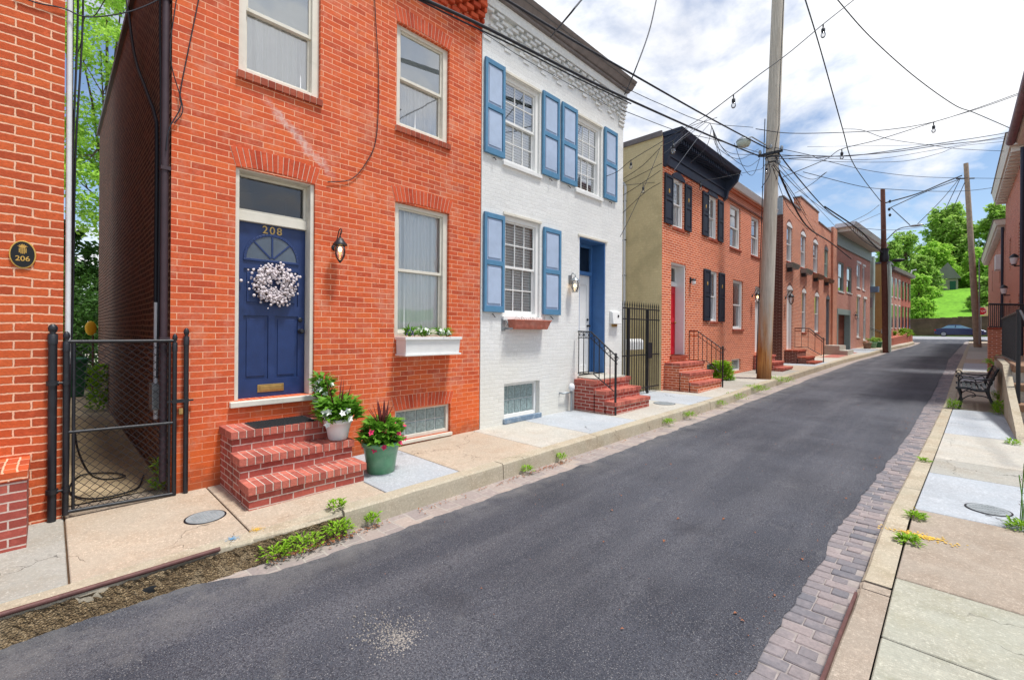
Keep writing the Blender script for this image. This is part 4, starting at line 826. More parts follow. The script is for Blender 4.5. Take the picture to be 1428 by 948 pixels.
# ------------------------------------------------------------------ white house
h=thing('brick_house','white painted brick row house with blue panelled shutters','house',(FX,7.2,.1))
DW=(7.74,8.72,.80,3.70)
holes=[(5.53,6.48,1.98,3.74),(5.51,6.45,4.66,6.20),(7.60,8.52,4.66,6.20),DW,(5.56,6.50,.17,.80)]
wallYZ(MB(),FX+.004,5.0,9.44,-.2,7.28,holes,.16).build('front_wall',M['bwhite'],h)
shell(MB(),FX+.004,-14,5.0,9.44,-.2,7.28).build('side_wall',M['bwhite'],h)
mb=MB(); mb.add([(FX+.3,4.99,7.42),(FX+.3,9.5,7.42),(-8,9.5,7.9),(-8,4.99,7.9)],[(0,1,2,3)]); mb.add([(-14,4.99,7.3),(-14,9.5,7.3),(-8,9.5,7.9),(-8,4.99,7.9)],[(3,2,1,0)]); mb.build('roof',M['roof'],h)
mb=MB(); mb.box(FX-.05,FX+.16,5.0,9.46,7.28,7.33); mb.hexa([(FX-.05,5.0,7.33),(FX+.20,5.0,7.33),(FX+.20,9.5,7.33),(FX-.05,9.5,7.33)],[(FX-.05,5.0,7.49),(FX+.34,5.0,7.49),(FX+.34,9.5,7.49),(FX-.05,9.5,7.49)]); mb.build('gutter',M['gutter'],h,bev=.01)
mb=MB(); r_=random.Random(2)
for r in range(7):
    z=6.58+r*.075; x=FX+.018+.013*r
    n=int(4.44/.24)
    for i in range(n+1):
        y=5.02+i*.24+(.12 if r%2 else 0)
        if r<2 and (i+r)%2: continue
        if r_.random()<.06: continue
        if y>9.36: continue
        mb.box(FX-.03,x+r_.uniform(-.004,.004),y+r_.uniform(-.012,.012),min(y+.16,9.44),z+r_.uniform(-.004,.004),z+.05)
mb.box(FX-.03,FX+.10,5.0,9.445,7.11,7.28)
for r in range(7): mb.box(FX-.03,FX+.03+.016*r,9.22,9.45,6.52+r*.085,6.52+r*.085+.05)
mb.build('corbel',M['bwhite'],h,bev=.004,seg=1)
kw=dict(X=FX+.004,fm='white',cols=3,rows=2,fw=.075,setb=.06)
window(h,5.53,6.48,1.98,3.74,inner='blind',sill='white',**kw)
window(h,5.51,6.45,4.66,6.20,inner='blind',sill='white',gm='glassr',**kw)
window(h,7.60,8.52,4.66,6.20,inner='blind',sill='white',gm='glassr',**kw)
for a,b,z in ((5.50,6.51,3.745),(5.48,6.48,6.205),(7.57,8.55,6.205),(7.68,8.78,3.705)): MB().box(FX-.02,FX+.03,a,b,z,z+.045).build('lintel',M['cream'],h,bev=.003)
for a,b,z0,z1 in ((5.035,5.505,2.04,3.70),(6.55,7.07,2.04,3.70),(5.035,5.495,4.69,6.265),(6.50,7.0,4.69,6.265),(7.08,7.585,4.69,6.265),(8.60,9.12,4.69,6.265)): shutter(h,a,b,z0,z1,X=FX+.004)
gblock(h,5.56,6.50,.17,.80,5,2,X=FX+.004,fm='white',setb=.09,fw=.06)
MB().box(FX-.02,FX+.05,5.53,6.52,.10,.19).build('painted_curb',mat('slate_blue_paint',C3(112,132,152),.7,.15,9,.3,40,dirt=(9,.5,.5,C3(190,190,186))),h,bev=.01)
# blue door recess
y0,y1,z0,z1=DW; X=FX+.004
f=MB(); f.box(X-.42,X-.01,y0,y0+.03,z0,z1); f.box(X-.42,X-.01,y1-.03,y1,z0,z1); f.box(X-.42,X-.01,y0+.03,y1-.03,z1-.03,z1); f.box(X-.40,X-.33,y0+.03,y0+.09,z0,z1-.03); f.box(X-.40,X-.33,y1-.09,y1-.03,z0,z1-.03)
f.box(X-.40,X-.30,y0+.09,y1-.09,2.98,3.06); f.box(X-.40,X-.34,y0+.09,y1-.09,z1-.1,z1-.03); fo=f.build('door_frame',M['doorblue'],h,bev=.004)
MB().add([(X-.37,y0+.09,3.06),(X-.37,y1-.09,3.06),(X-.37,y1-.09,z1-.1),(X-.37,y0+.09,z1-.1)],[(0,1,2,3)]).build('transom_glass',M['glass'],fo); room_box(fo,X-.42,X-.9,y0,y1,2.9,3.7)
d=MB(); D=X-.37; a,b=y0+.09,y1-.09; c,e_=z0+.02,2.98; pn=[(a+.1,(a+b)/2-.04,c+.15,c+.85),((a+b)/2+.04,b-.1,c+.15,c+.85),(a+.1,(a+b)/2-.04,c+1.0,c+1.95),((a+b)/2+.04,b-.1,c+1.0,c+1.95)]
wallYZ(d,D,a,b,c,e_,pn,.015); d.box(D-.04,D-.0155,a,b,c,e_); dr=d.build('door',M['white'],h,bev=.003); m=MB(); m.lathe((D,b-.07,1.85),[(.025,0),(.025,.02),(.012,.03),(.028,.05),(.02,.08)],12,'X'); m.build('knob',M['black'],dr)
MB().lathe((D,b-.07,1.99),[(.027,0),(.027,.02)],12,'X').build('deadbolt',M['black'],dr)
MB().box(X-.42,X+.05,y0-.04,y1+.04,.745,.80).build('stone_sill',M['c_cream'],h,bev=.006)
# steps and railing
st=thing('brick_steps','red brick steps of the white house with a pale stone top','steps',(-5.1,8.3,.1)); bricksteps(st,7.57,8.99,[(-5.13,.745),(-4.88,.555),(-4.66,.36)],XB=FX+.006,zb=.1)
MB().box(X,-5.16,7.75,8.80,.742,.775).build('top_slab',M['c_cream'],st,bev=.006)
def railing(name,label,y,P,bot,nb,post,ring=True,r=.011):
    # P top line points (x,z), bot bottom line points
    t=thing(name,label,'railing',(P[0][0],y,bot[0][1])); m=MB(); m.tube([(x,y,z) for x,z in P],r*1.35,8); m.tube([(x,y,z-.13) for x,z in P],r*.8,6); m.build('top_rail',M['black'],t)
    m=MB(); m.tube([(x,y,z) for x,z in bot],r,6); m.build('bottom_rail',M['black'],t); m=MB()
    xs=[p[0] for p in P]; zs=[p[1] for p in P]; xb=[p[0] for p in bot]; zb_=[p[1] for p in bot]
    for i in range(nb+1):
        x=xs[0]+.02+(xs[-1]-xs[0]-.06)*i/nb; zt=interp(xs,zs,x); zb=interp(xb,zb_,x)
        mm=MB(); mm.box(x-.007,x+.007,y-.007,y+.007,zb,zt); mm.build('baluster',M['black'],t)
        if ring and i<nb:
            x2=x+(xs[-1]-xs[0]-.06)/nb/2; zc=interp(xs,zs,x2)-.065; m.tube([(x2+.045*math.cos(6.283*k/14),y,zc+.045*math.sin(6.283*k/14)) for k in range(15)],.005,4)
    if ring: m.build('ring_band',M['black'],t)
    m=MB(); px,pz=post; m.box(px-.016,px+.016,y-.016,y+.016,pz,zs[-1]+.02); m.ball((px,y,zs[-1]+.05),.03,8,6); m.build('newel_post',M['black'],t)
    m=MB(); sp_=[(px+.02+.05*math.cos(a)*(1-a/14),y,zs[-1]-.03+.05*math.sin(a)*(1-a/14)) for a in [k*.5 for k in range(22)]]; m.tube(sp_,.006,4); m.build('scroll',M['black'],t); return t
railing('iron_railing','black iron handrail with ring band on the steps of the white house',7.62,[(-5.57,1.725),(-5.25,1.715),(-4.64,1.235)],[(-5.57,.86),(-5.20,.885),(-4.72,.58)],7,(-4.68,.08))
# lamp, mailbox, planter, meter
t=thing('wall_lantern','caged amber wall lantern left of the recessed white door','wall lamp',(X,7.42,2.6)); cx=X+.13
m=MB(); m.box(X,X+.015,7.37,7.47,2.68,2.86); m.tube(smooth_pts([(X+.01,7.42,2.84),(X+.07,7.42,2.90),(cx,7.42,2.86),(cx,7.42,2.80)],5),.010,6); m.lathe((cx,7.42,2.74),[(.09,0),(.075,.03),(.035,.07),(.01,.08)],12)
for k in range(8): a=k*.785; m.tube([(cx+.085*math.cos(a),7.42+.085*math.sin(a),2.745),(cx+.09*math.cos(a),7.42+.09*math.sin(a),2.62),(cx+.06*math.cos(a),7.42+.06*math.sin(a),2.52)],.004,4)
for z,r in ((2.70,.088),(2.61,.09),(2.52,.062)): m.tube([(cx+r*math.cos(6.283*k/16),7.42+r*math.sin(6.283*k/16),z) for k in range(17)],.004,4)
m.build('cage',M['steel'],t); m=MB(); m.lathe((cx,7.42,2.53),[(.04,0),(.07,.06),(.075,.14),(.06,.21)],14); m.build('glass_jar',M['bulbglass'],t); MB().ball((cx,7.42,2.64),.028,10,8,1,1,1.4).build('bulb',M['bulb'],t)
t=thing('mailbox','small white metal mailbox on the wall right of the blue door recess','mailbox',(X,9.06,2.05)); m=MB(); m.hexa([(X+.002,8.90,1.90),(X+.11,8.90,1.90),(X+.11,9.24,1.90),(X+.002,9.24,1.90)],[(X+.002,8.90,2.20),(X+.08,8.90,2.17),(X+.08,9.24,2.17),(X+.002,9.24,2.20)]); m.build('box',M['white'],t,bev=.008); m=MB(); m.box(X+.001,X+.05,8.99,9.15,1.84,1.895); m.build('paper_rack',M['brass'],t); m=MB(); m.lathe((X+.098,9.12,2.08),[(.03,0),(.03,.008)],12,'X',False); m.build('emblem',M['black'],t)
t=thing('planter','weathered terracotta trough planter under the window of the white house','planter',(X,6.15,1.8)); m=MB(); m.hexa([(X+.02,5.66,1.755),(X+.17,5.66,1.755),(X+.17,6.52,1.755),(X+.02,6.52,1.755)],[(X+.02,5.60,1.905),(X+.21,5.60,1.905),(X+.21,6.58,1.905),(X+.02,6.58,1.905)])
for i in range(30): y=5.66+.87*i/30; m.box(X+.17,X+.195,y,y+.013,1.77,1.885)
m.build('trough',M['terra'],t,bev=.004,seg=1); m=MB(); m.box(X+.015,X+.22,5.59,6.59,1.905,1.925); m.build('rim',M['terra'],t,bev=.003); m=MB(); [m.tube([(X+.1+.02*(i%3),5.7+i*.05,1.9),(X+.1+.03*math.sin(i),5.7+i*.05+.03*math.cos(i*2),1.97+.03*math.sin(i*1.7))],.003,4) for i in range(17)]; m.build('dead_stems',M['twig'],t); m=MB(); m.box(X,X+.2,5.54,5.56,1.75,1.78); m.box(X,X+.02,5.48,5.56,1.72,1.93); m.tube(smooth_pts([(X+.02,5.5,1.76),(X+.1,5.5,1.80),(X+.14,5.5,1.87),(X+.08,5.5,1.91),(X+.05,5.5,1.87)],5),.007,5); m.build('iron_bracket',M['steel'],t)
t=thing('gas_meter','blue-grey gas meter pipe on the wall left of the white house steps','gas meter',(X,7.15,.2)); m=MB(); m.tube([(X+.09,7.38,.13),(X+.09,7.38,.62)],.022,8); m.tube([(X+.09,7.38,.5),(X+.09,7.1,.5),(X,7.1,.5)],.018,8); m.build('pipe',M['steel'],t); m=MB(); m.ball((X+.1,7.37,.60),.075,12,8,.8,1,1.1); m.build('regulator',M['pvc'],t)
m=MB(); m.prism([(X-.108,6.28+.045*math.cos(k*.785+.39),2.28+.045*math.sin(k*.785+.39)) for k in range(8)],(.003,0,0)); 
cable('thin cable under the corbels of the white house',[onX(x,y,FX+.16) for x,y in ((640,28),(669,43),(727,80),(784,112),(848,148))],.005)
# ------------------------------------------------------------------ iron side gate
t=thing('iron_gate','tall black spiked iron gate between the white and salmon brick houses','gate',(FX-.05,10.3,.15)); G=FX-.03; ya,yb=9.47,11.38; z0=g(10.4)+.06
m=MB()
for z in (2.02,2.28,1.13,.30): m.box(G-.012,G+.012,ya,yb,z,z+.028)
m.build('cross_rail',M['black'],t)
for i in range(17):
    y=ya+.04+i*(yb-ya-.08)/16; m=MB(); m.box(G-.008,G+.008,y-.008,y+.008,z0,2.36); m.add([(G-.014,y-.014,2.36),(G+.014,y-.014,2.36),(G+.014,y+.014,2.36),(G-.014,y+.014,2.36),(G,y,2.48)],[(0,1,4),(1,2,4),(2,3,4),(3,0,4)]); m.build('spiked_bar',M['black'],t)
for y in (9.78,10.75): m=MB(); m.box(G-.025,G+.025,y-.025,y+.025,z0-.06,2.30); m.build('gate_post',M['black'],t)
m=MB(); m.box(G+.012,G+.06,10.68,10.86,1.05,1.45); m.build('lock_plate',M['black'],t)
t=thing('letterbox','white rounded letterbox hung behind the bars of the spiked gate','mailbox',(G+.1,10.25,1.3)); m=MB()
G2=G-.24; P=[(G2+.02,1.28),(G2+.20,1.28),(G2+.20,1.46)]+[(G2+.11+.09*math.cos(a),1.46+.09*math.sin(a)) for a in (.5,1.05,1.57,2.1,2.64)]+[(G2+.02,1.46)]
m.prism([(p[0],9.95,p[1]) for p in P],(0,.66,0)); m.build('box',M['white'],t,bev=.003)
# ------------------------------------------------------------------ salmon house with black shutters
h=thing('brick_house','salmon brick house with black shutters, a red door and dark cornice','house',(FX,13.7,.2))
holes=[(12.0,12.96,1.07,3.66),(12.03,12.77,4.66,6.02),(14.54,15.30,4.74,6.10),(14.72,15.40,2.08,3.70),(14.55,15.2,.32,.72)]
wallYZ(MB(),FX,11.45,15.97,-.2,7.0,holes,.2).build('front_wall',M['b2a'],h)
m=MB(); shell(m,FX,-14,11.45,15.97,-.2,7.0,True,False,False); m.build('side_wall',M['olive'],h)
m=MB(); m.box(-14,FX+.0,11.42,15.97,7.0,7.06); m.box(-14,FX-.01,11.40,11.45,6.96,7.10); m.build('roof',M['gutter'],h)
m=MB(); m.box(FX-.02,FX+.06,11.5,15.95,6.22,6.46); m.box(FX-.02,FX+.10,11.5,15.95,6.46,6.50); m.box(FX-.02,FX+.03,11.5,15.95,6.502,6.915)
m.hexa([(FX,11.45,6.93),(FX+.46,11.45,6.93),(FX+.46,16.0,6.93),(FX,16.0,6.93)],[(FX,11.45,7.06),(FX+.53,11.45,7.06),(FX+.53,16.0,7.06),(FX,16.0,7.06)]); m.build('cornice',M['slate'],h,bev=.006)
for y in (11.47,15.83):
    m=MB(); m.prism([(FX,y,6.15),(FX+.10,y,6.2),(FX+.16,y,6.45),(FX+.44,y,6.72),(FX+.5,y,6.92),(FX,y,6.92)],(0,.13,0)); m.build('bracket',M['slate'],h,bev=.01)
for i in range(30): 
    y=11.72+i*.137; m=MB(); m.box(FX+.031,FX+.33,y,y+.055,6.80,6.915); m.build('dentil',M['slate'],h)
m=MB(); m.box(-6.3,-5.6,13.2,13.6,7.06,7.45) if False else None
for a,b,z0_,z1_,inn in ((12.03,12.77,4.66,6.02,'curtain'),(14.54,15.30,4.74,6.10,'curtain'),(14.72,15.40,2.08,3.70,'half')): window(h,a,b,z0_,z1_,fm='white',fw=.06,setb=.06,inner=inn,sill='brick',seed=int(a*7))
for a,b,z in ((12.0,12.80,6.02),(14.51,15.33,6.10)):
    m=MB(); n=14; P=[(a+(b-a)*i/n,z+.13*(1-(2*i/n-1)**2)+.05) for i in range(n+1)]; m.prism([(FX-.02,a,z-.01),(FX-.02,b,z-.01)]+[(FX-.02,p[0],p[1]) for p in reversed(P)],(.05,0,0)); m.build('window_hood',M['slate'],h)
for a,b,c,d_,s_ in ((11.53,12.0,4.66,6.0,1),(12.80,13.22,4.66,6.0,1),(14.06,14.51,4.72,6.08,1),(15.33,15.77,4.72,6.08,0),(14.20,14.69,2.08,3.70,1),(15.44,15.93,2.08,3.70,1)): shutter(h,a,b,c,d_,fm='blackwood',pm='blackwood',star=s_)
gblock(h,14.55,15.2,.32,.72,3,1,fm='white',fw=.05,sill=False)
f=doorframe(h,12.0,12.96,1.07,3.66,3.05,setb=.30,fm='white'); MB().add([(FX-.31,12.05,3.17),(FX-.31,12.91,3.17),(FX-.31,12.91,3.6),(FX-.31,12.05,3.6)],[(0,1,2,3)]).build('transom_glass',M['glass'],f); room_box(f,FX-.35,-6.9,12.0,12.96,1.07,3.66,'dark')
d=MB(); pn=[(12.15,12.43,1.3,2.0),(12.53,12.81,1.3,2.0),(12.15,12.43,2.15,2.85),(12.53,12.81,2.15,2.85)]; wallYZ(d,FX-.30,12.045,12.915,1.08,3.05,pn,.015); d.box(FX-.34,FX-.316,12.045,12.915,1.08,3.05); dr=d.build('door',M['red'],h); MB().ball((FX-.27,12.85,2.0),.03,8,6).build('knob',M['brass'],dr)
MB().box(FX-.3,FX+.05,11.95,13.0,.98,1.07).build('door_sill',M['sillbrick'],h,bev=.004)
t=thing('wall_lantern','white glass wall lamp between the red door and the black shutters','wall lamp',(FX,13.25,3.2)); m=MB(); m.box(FX,FX+.02,13.2,13.3,3.18,3.34); m.lathe((FX+.10,13.25,3.24),[(.03,.06),(.07,.03),(.075,0)],12); m.build('bracket',M['black'],t); MB().ball((FX+.10,13.25,3.18),.07,10,8).build('globe',M['white'],t)
st=thing('brick_steps','brick steps rising to the red door of the salmon house','steps',(-5.1,12.5,.17)); bricksteps(st,11.62,13.28,[(-5.20,.90),(-4.94,.66),(-4.70,.42)],zb=.15,tm='tread',bm='b2b',bw=.10)
railing('iron_railing','thin black iron handrail on the steps of the salmon house',13.2,[(-5.64,1.76),(-5.39,1.755),(-4.70,1.27)],[(-5.6,.91),(-5.14,.91),(-4.75,.60)],7,(-4.68,.15),ring=False)
t=thing('conduit','white bent conduit pipe up the olive side wall','pipe',(-6.6,11.4,.2)); p0=onY(864,255,11.42); m=MB(); m.tube(smooth_pts([(-7.2,11.38,6.02),(p0.x,11.38,6.02),(onY(872,268,11.4).x,11.38,5.85),(onY(872,290,11.4).x,11.38,5.5)],5)+[(onY(871,350,11.4).x,11.38,4.0),(onY(871,540,11.4).x,11.38,.2)],.038,10); m.build('pipe',M['pvc'],t)
for i,z in enumerate((5.4,4.3,3.3)):
    x=onY(871,290,11.4).x; MB().box(x-.05,x+.05,11.35,11.43,z,z+.03).build('clamp',M['black'],t)
foliage_b=MB(); plant(foliage_b,(-5.35,15.05,.2),.42,.55,900,.13,.06,61); t=thing('weed','leafy green bush under the black-shuttered window','weed',(-5.35,15.05,.2),'weeds along the pavement'); foliage_b.build('leaves',M['weed'],t)
# ------------------------------------------------------------------ plain rose house
h=thing('brick_house','rose brick house with white windows behind the big utility pole','house',(FX,18.8,.3))
holes=[(16.5,17.58,4.70,6.22),(18.78,19.8,4.70,6.22),(16.85,17.9,1.84,3.60),(19.3,20.25,.95,3.55),(16.75,17.7,.35,.78)]
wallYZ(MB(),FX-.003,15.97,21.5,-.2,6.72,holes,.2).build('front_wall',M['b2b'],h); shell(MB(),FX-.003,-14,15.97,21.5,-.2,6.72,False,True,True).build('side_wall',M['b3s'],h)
m=MB(); m.box(FX-.04,FX+.05,15.98,21.48,6.22+.1,6.38) if False else m.box(FX-.04,FX+.05,15.98,21.48,6.30,6.36); m.build('string_course',M['b3s'],h)
m=MB()
for i in range(44): m.box(FX-.02,FX+.07,16.0+i*.125,16.06+i*.125,6.58,6.68)
m.box(FX-.02,FX+.10,15.98,21.5,6.68,6.72); m.build('dentil_course',M['b2b'],h)
m=MB(); m.hexa([(FX-.02,15.98,6.72),(FX+.16,15.98,6.72),(FX+.16,21.55,6.72),(FX-.02,21.55,6.72)],[(FX-.02,15.98,6.92),(FX+.24,15.98,6.92),(FX+.24,21.55,6.92),(FX-.02,21.55,6.92)]); m.build('gutter',M['white'],h,bev=.01)
m=MB(); m.add([(FX+.2,15.98,6.93),(FX+.2,21.55,6.93),(-8.5,21.55,8.0),(-8.5,15.98,8.0)],[(0,1,2,3)]); m.add([(-14,15.98,7),(-14,21.55,7),(-8.5,21.55,8.0),(-8.5,15.98,8.0)],[(3,2,1,0)]); m.build('roof',M['roof'],h)
m=MB(); m.box(-6.9,-6.4,16.6,17.3,7.0,7.75); m.build('skylight_box',M['pvc'],h,bev=.01)
for a,b,c,d_ in holes[:3]: window(h,a,b,c,d_,X=FX-.003,fm='white',fw=.075,setb=.07,inner='half',sill='sillbrick',seed=int(a*3))
gblock(h,16.75,17.7,.35,.78,4,1,X=FX-.003,fm='white',fw=.05,sill=False)
f=doorframe(h,19.3,20.25,.95,3.55,2.95,X=FX-.003,setb=.12,fm='white'); MB().box(FX-.2,FX-.16,19.33,20.22,.95,3.5).build('door_leaf',M['white'],f)
lantern(FX,18.92,3.15,'lit wall lantern half hidden by the big utility pole',s=1.3)
st=thing('brick_steps','low brick steps half hidden behind the big utility pole','steps',(-5.1,20,.3)); bricksteps(st,19.1,20.5,[(-5.2,.85),(-4.9,.62),(-4.6,.42)],zb=.25,bw=.1)
# ------------------------------------------------------------------ stepped parapet house (two doors)
h=thing('brick_house','dusty brick house with stepped parapet and arched windows','house',(FX,29.3,.4))
up=[(23.8,24.78,5.05,6.75),(26.45,27.5,5.05,6.75),(29.2,30.4,5.05,6.75),(32.1,33.2,5.05,6.75)]
lo=[(23.9,24.95,.95,3.80),(26.75,27.65,1.76,3.85),(29.65,30.75,1.76,3.85),(32.7,33.8,1.0,3.85)]
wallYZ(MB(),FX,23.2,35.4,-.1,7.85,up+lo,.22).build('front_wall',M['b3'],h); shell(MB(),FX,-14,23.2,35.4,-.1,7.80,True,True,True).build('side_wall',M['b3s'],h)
m=MB(); m.box(FX-.3,FX+.002,26.35,30.45,7.852,8.52); m.box(FX-.3,FX+.0,30.5,35.4,7.852,8.0); m.box(FX,FX+.12,34.1,35.38,0,8.35); m.build('parapet',M['b3'],h)
m=MB(); m.box(FX-.33,FX+.04,23.15,26.34,7.853,7.92); m.box(FX-.33,FX+.04,26.3,30.5,8.522,8.59); m.box(FX-.33,FX+.04,30.51,34.05,8.002,8.06); m.box(-14,FX-.31,23.2,35.4,7.8,7.84); m.build('coping',M['gutter'],h)
for i,(a,b,c,d_) in enumerate(up+lo):
    r=.16; n=12; P=[(a+(b-a)*k/n,d_+r*(1-(2*k/n-1)**2)) for k in range(n+1)]
    m=MB(); m.prism([(FX+.004,p[0],p[1]) for p in P]+[(FX+.004,b,d_-.06),(FX+.004,a,d_-.06)],(.004,0,0)); 
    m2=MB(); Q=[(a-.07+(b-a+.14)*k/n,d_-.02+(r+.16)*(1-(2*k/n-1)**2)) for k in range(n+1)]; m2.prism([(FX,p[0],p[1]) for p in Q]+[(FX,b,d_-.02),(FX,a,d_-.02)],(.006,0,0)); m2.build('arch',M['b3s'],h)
    o=m.build('arched_head',M['white'] if i not in (3,7) else M['dim'],h)
    if i not in (4,7):
        window(h,a,b,c,d_,X=FX,fm='white' if i!=3 else 'palegreen',fw=.08,setb=.06,inner='half',sill='sillbrick',seed=i,room='dark')
f=MB(); frameYZ(f,FX-.2,FX-.05,23.9,24.95,.95,3.8,.07,0,.07); fo=f.build('door_frame',M['white'],h); MB().box(FX-.2,FX-.15,23.97,24.88,.95,3.73).build('door_leaf',M['white'],fo)
f=MB(); frameYZ(f,FX-.2,FX-.05,32.7,33.8,1.0,3.85,.07,0,.07); fo=f.build('door_frame',M['steel'],h); MB().box(FX-.2,FX-.15,32.77,33.73,1.0,3.78).build('door_leaf',mat('grey_brown_door',C3(92,86,96),.6),fo)
for i,(a,b,c,d_) in enumerate(up):
    t=thing('window_box',['nearest grey window tray on the stepped parapet house','second grey window tray on the stepped parapet house','third window tray on the stepped parapet house, with dry stems','furthest window tray on the stepped parapet house, with dry stems'][i],'window box',(FX,a,4.8),'window trays of the stepped parapet house'); m=MB(); m.hexa([(FX+.02,a-.05,4.74),(FX+.22,a-.05,4.74),(FX+.22,b+.25,4.74),(FX+.02,b+.25,4.74)],[(FX+.02,a-.12,4.94),(FX+.30,a-.12,4.94),(FX+.30,b+.32,4.94),(FX+.02,b+.32,4.94)]); m.build('tray',M['steel'] if i<2 else M['stone'],t); m=MB(); m.box(FX+.001,FX+.2,a+.1,a+.16,4.55,4.74); m.build('bracket',M['black'],t)
lantern(FX+.0,23.62,3.35,'white-topped lamp beside the nearest door of the stepped parapet house',False,1.6)
st=thing('brick_steps','dark brick stoop with railing in front of the arched white door','steps',(-5,24.4,.35)); bricksteps(st,23.5,25.2,[(-5.1,.95),(-4.75,.65),(-4.45,.45)],zb=.3,bw=.12,tm='sillbrick',bm='b3s')
railing('iron_railing','black handrail on the dark stoop before the arched white door',25.15,[(-5.6,1.95),(-5.0,1.95),(-4.45,1.45)],[(-5.6,1.05),(-5.05,1.05),(-4.5,.7)],4,(-4.42,.3),ring=False,r=.016)
t=thing('stone_steps','pale stone steps at the far door of the stepped parapet house','steps',(-5,33,.45)); m=MB(); m.box(FX,-4.9,32.3,34.4,.4,1.0); m.build('upper_step',M['c_cream'],t); m=MB(); m.box(-4.899,-4.5,32.2,34.3,.4,.72); m.build('lower_step',M['c_cream'],t)
t=thing('chimney_stack','pale metal flue rising beside the big pole over the parapet house','flue',(-5.9,22.9,6.5)); m=MB(); q=onY(1083,300,22.9); q2=onY(1081,252,22.9); m.tube([q,q2],.11,12); m.build('flue_pipe',M['pvc'],t); m=MB(); q=onY(1086,300,22.8); m.box(q.x-.10,q.x+.16,22.7,22.8,q.z,q.z+.75); m.build('equipment_box',M['steel'],t)
# ------------------------------------------------------------------ block 4: pale rose house with garage (turned 3.3 deg)
def turned(objs,ox,oy,deg):
    R_=Matrix.Translation((ox,oy,0))@Matrix.Rotation(-rad(deg),4,'Z')@Matrix.Translation((-ox,-oy,0))
    for o in objs: o.matrix_world=R_@o.matrix_world
before=set(bpy.data.objects)
h=thing('brick_house','pale rose brick house with bracketed cornice and brown garage door','house',(FX,41,.55)); y_=35.5
up=[(y_+.75,y_+2.25,4.5,6.45),(y_+3.05,y_+4.5,4.55,6.35),(y_+6.05,y_+7.15,5.1,6.9),(y_+7.95,y_+8.75,5.05,6.85)]
lo=[(y_+.5,y_+4.1,.3,3.1),(y_+6.15,y_+7.1,1.45,4.45),(y_+8.3,y_+9.25,1.2,4.4)]
wallYZ(MB(),FX,35.5,46.2,-.1,7.7,up+lo,.4).build('front_wall',M['b4'],h); shell(MB(),FX,-14,35.5,46.2,-.1,8.4,True,True,True).build('side_wall',M['bfar'],h)
m=MB(); m.box(FX-.02,FX+.10,35.6,46.4,7.45,7.6); m.box(FX-.02,FX+.06,35.6,46.4,7.6,8.3); m.build('frieze',M['seafoam'],h)
m=MB(); m.hexa([(FX,35.4,8.5),(FX+.95,35.4,8.5),(FX+.95,46.6,8.5),(FX,46.6,8.5)],[(FX,35.4,8.75),(FX+1.1,35.4,8.75),(FX+1.1,46.6,8.75),(FX,46.6,8.75)]); m.box(-14,FX,35.4,46.6,8.41,8.6); m.build('cornice',M['pvc'],h)
for i in range(22): y=35.7+i*.5; m=MB(); m.box(FX,FX+.85,y,y+.18,8.25,8.5); m.build('bracket',M['cream'],h)
for i,(a,b,c,d_) in enumerate(up+lo[1:]): window(h,a,b,c,d_,X=FX,fm='seafoam' if i<2 else 'white',fw=.09,setb=.05,inner='half' if i>1 else None,sill='white',seed=i,room='dim' if i<2 else 'dark')
for a,b,c,d_ in up[2:]+lo[1:]: m=MB(); m.box(FX,FX+.05,a-.1,b+.1,d_,d_+.16); m.build('lintel',M['white'],h)
f=MB(); frameYZ(f,FX-.35,FX+.03,y_+.5,y_+4.1,.3,3.35,.2,0,.35); fo=f.build('garage_frame',M['seafoam'],h); m=MB()
for i in range(5): m.box(FX-.36,FX-.30,y_+.7,y_+3.9,.35+i*.55,.35+i*.55+.53)
m.build('garage_door',M['garage'],fo)
new=[o for o in bpy.data.objects if o not in before and o.parent is None]; bpy.context.view_layer.update(); turned(new,FX,35.5,3.3)
lantern(-5.40,40.6,3.0,'dark lantern right of the brown garage door',False,1.4)
# pale corner pipe and tan house
h=thing('clapboard_house','tan sided house end with pale green corner boards','house',(-5,50,.8)); Yh=49.5
xa,xb,xc,xd=onY(1213,400,Yh).x,onY(1218,400,Yh).x,onY(1232,400,Yh).x,onY(1240,400,Yh).x; zt=onY(1225,368,Yh).z; zb=.5
m=MB(); m.box(xb,xc,Yh,Yh+2,zb,zt); m.build('end_wall',M['tan'],h); m=MB(); m.box(xc+.001,xd,Yh-.02,Yh+2,zb,zt-.1); m.build('corner_board',M['palegreen'],h); m=MB(); m.box(xa-1.5,xd+.1,Yh-.1,Yh+2.2,zt+.002,zt+.15); m.build('roof',M['roof'],h); m=MB(); m.box(xa-1.5,xb-.5,Yh+.05,Yh+2,zb,zt); m.build('side_wall',M['palegreen'],h)
t=thing('standpipe','tall pale green vent pipe with a blue-grey box beside the tan house','pipe',(-4.9,47.6,.7)); q=onY(1216,480,47.6); m=MB(); m.tube([(q.x,47.6,.6),(q.x,47.6,onY(1215,358,47.6).z)],.17,12); m.build('pipe',M['palegreen'],t); q=onY(1217,405,47.4); m=MB(); m.box(q.x-.45,q.x+.4,47.2,47.6,q.z-.15,q.z+.3); m.build('awning_box',mat('blue_grey_box',C3(120,150,176),.6),t); q=onY(1214,422,47.4); MB().box(q.x-.25,q.x+.15,47.25,47.5,q.z-.4,q.z+.4).build('meter_cabinet',M['steel'],t)
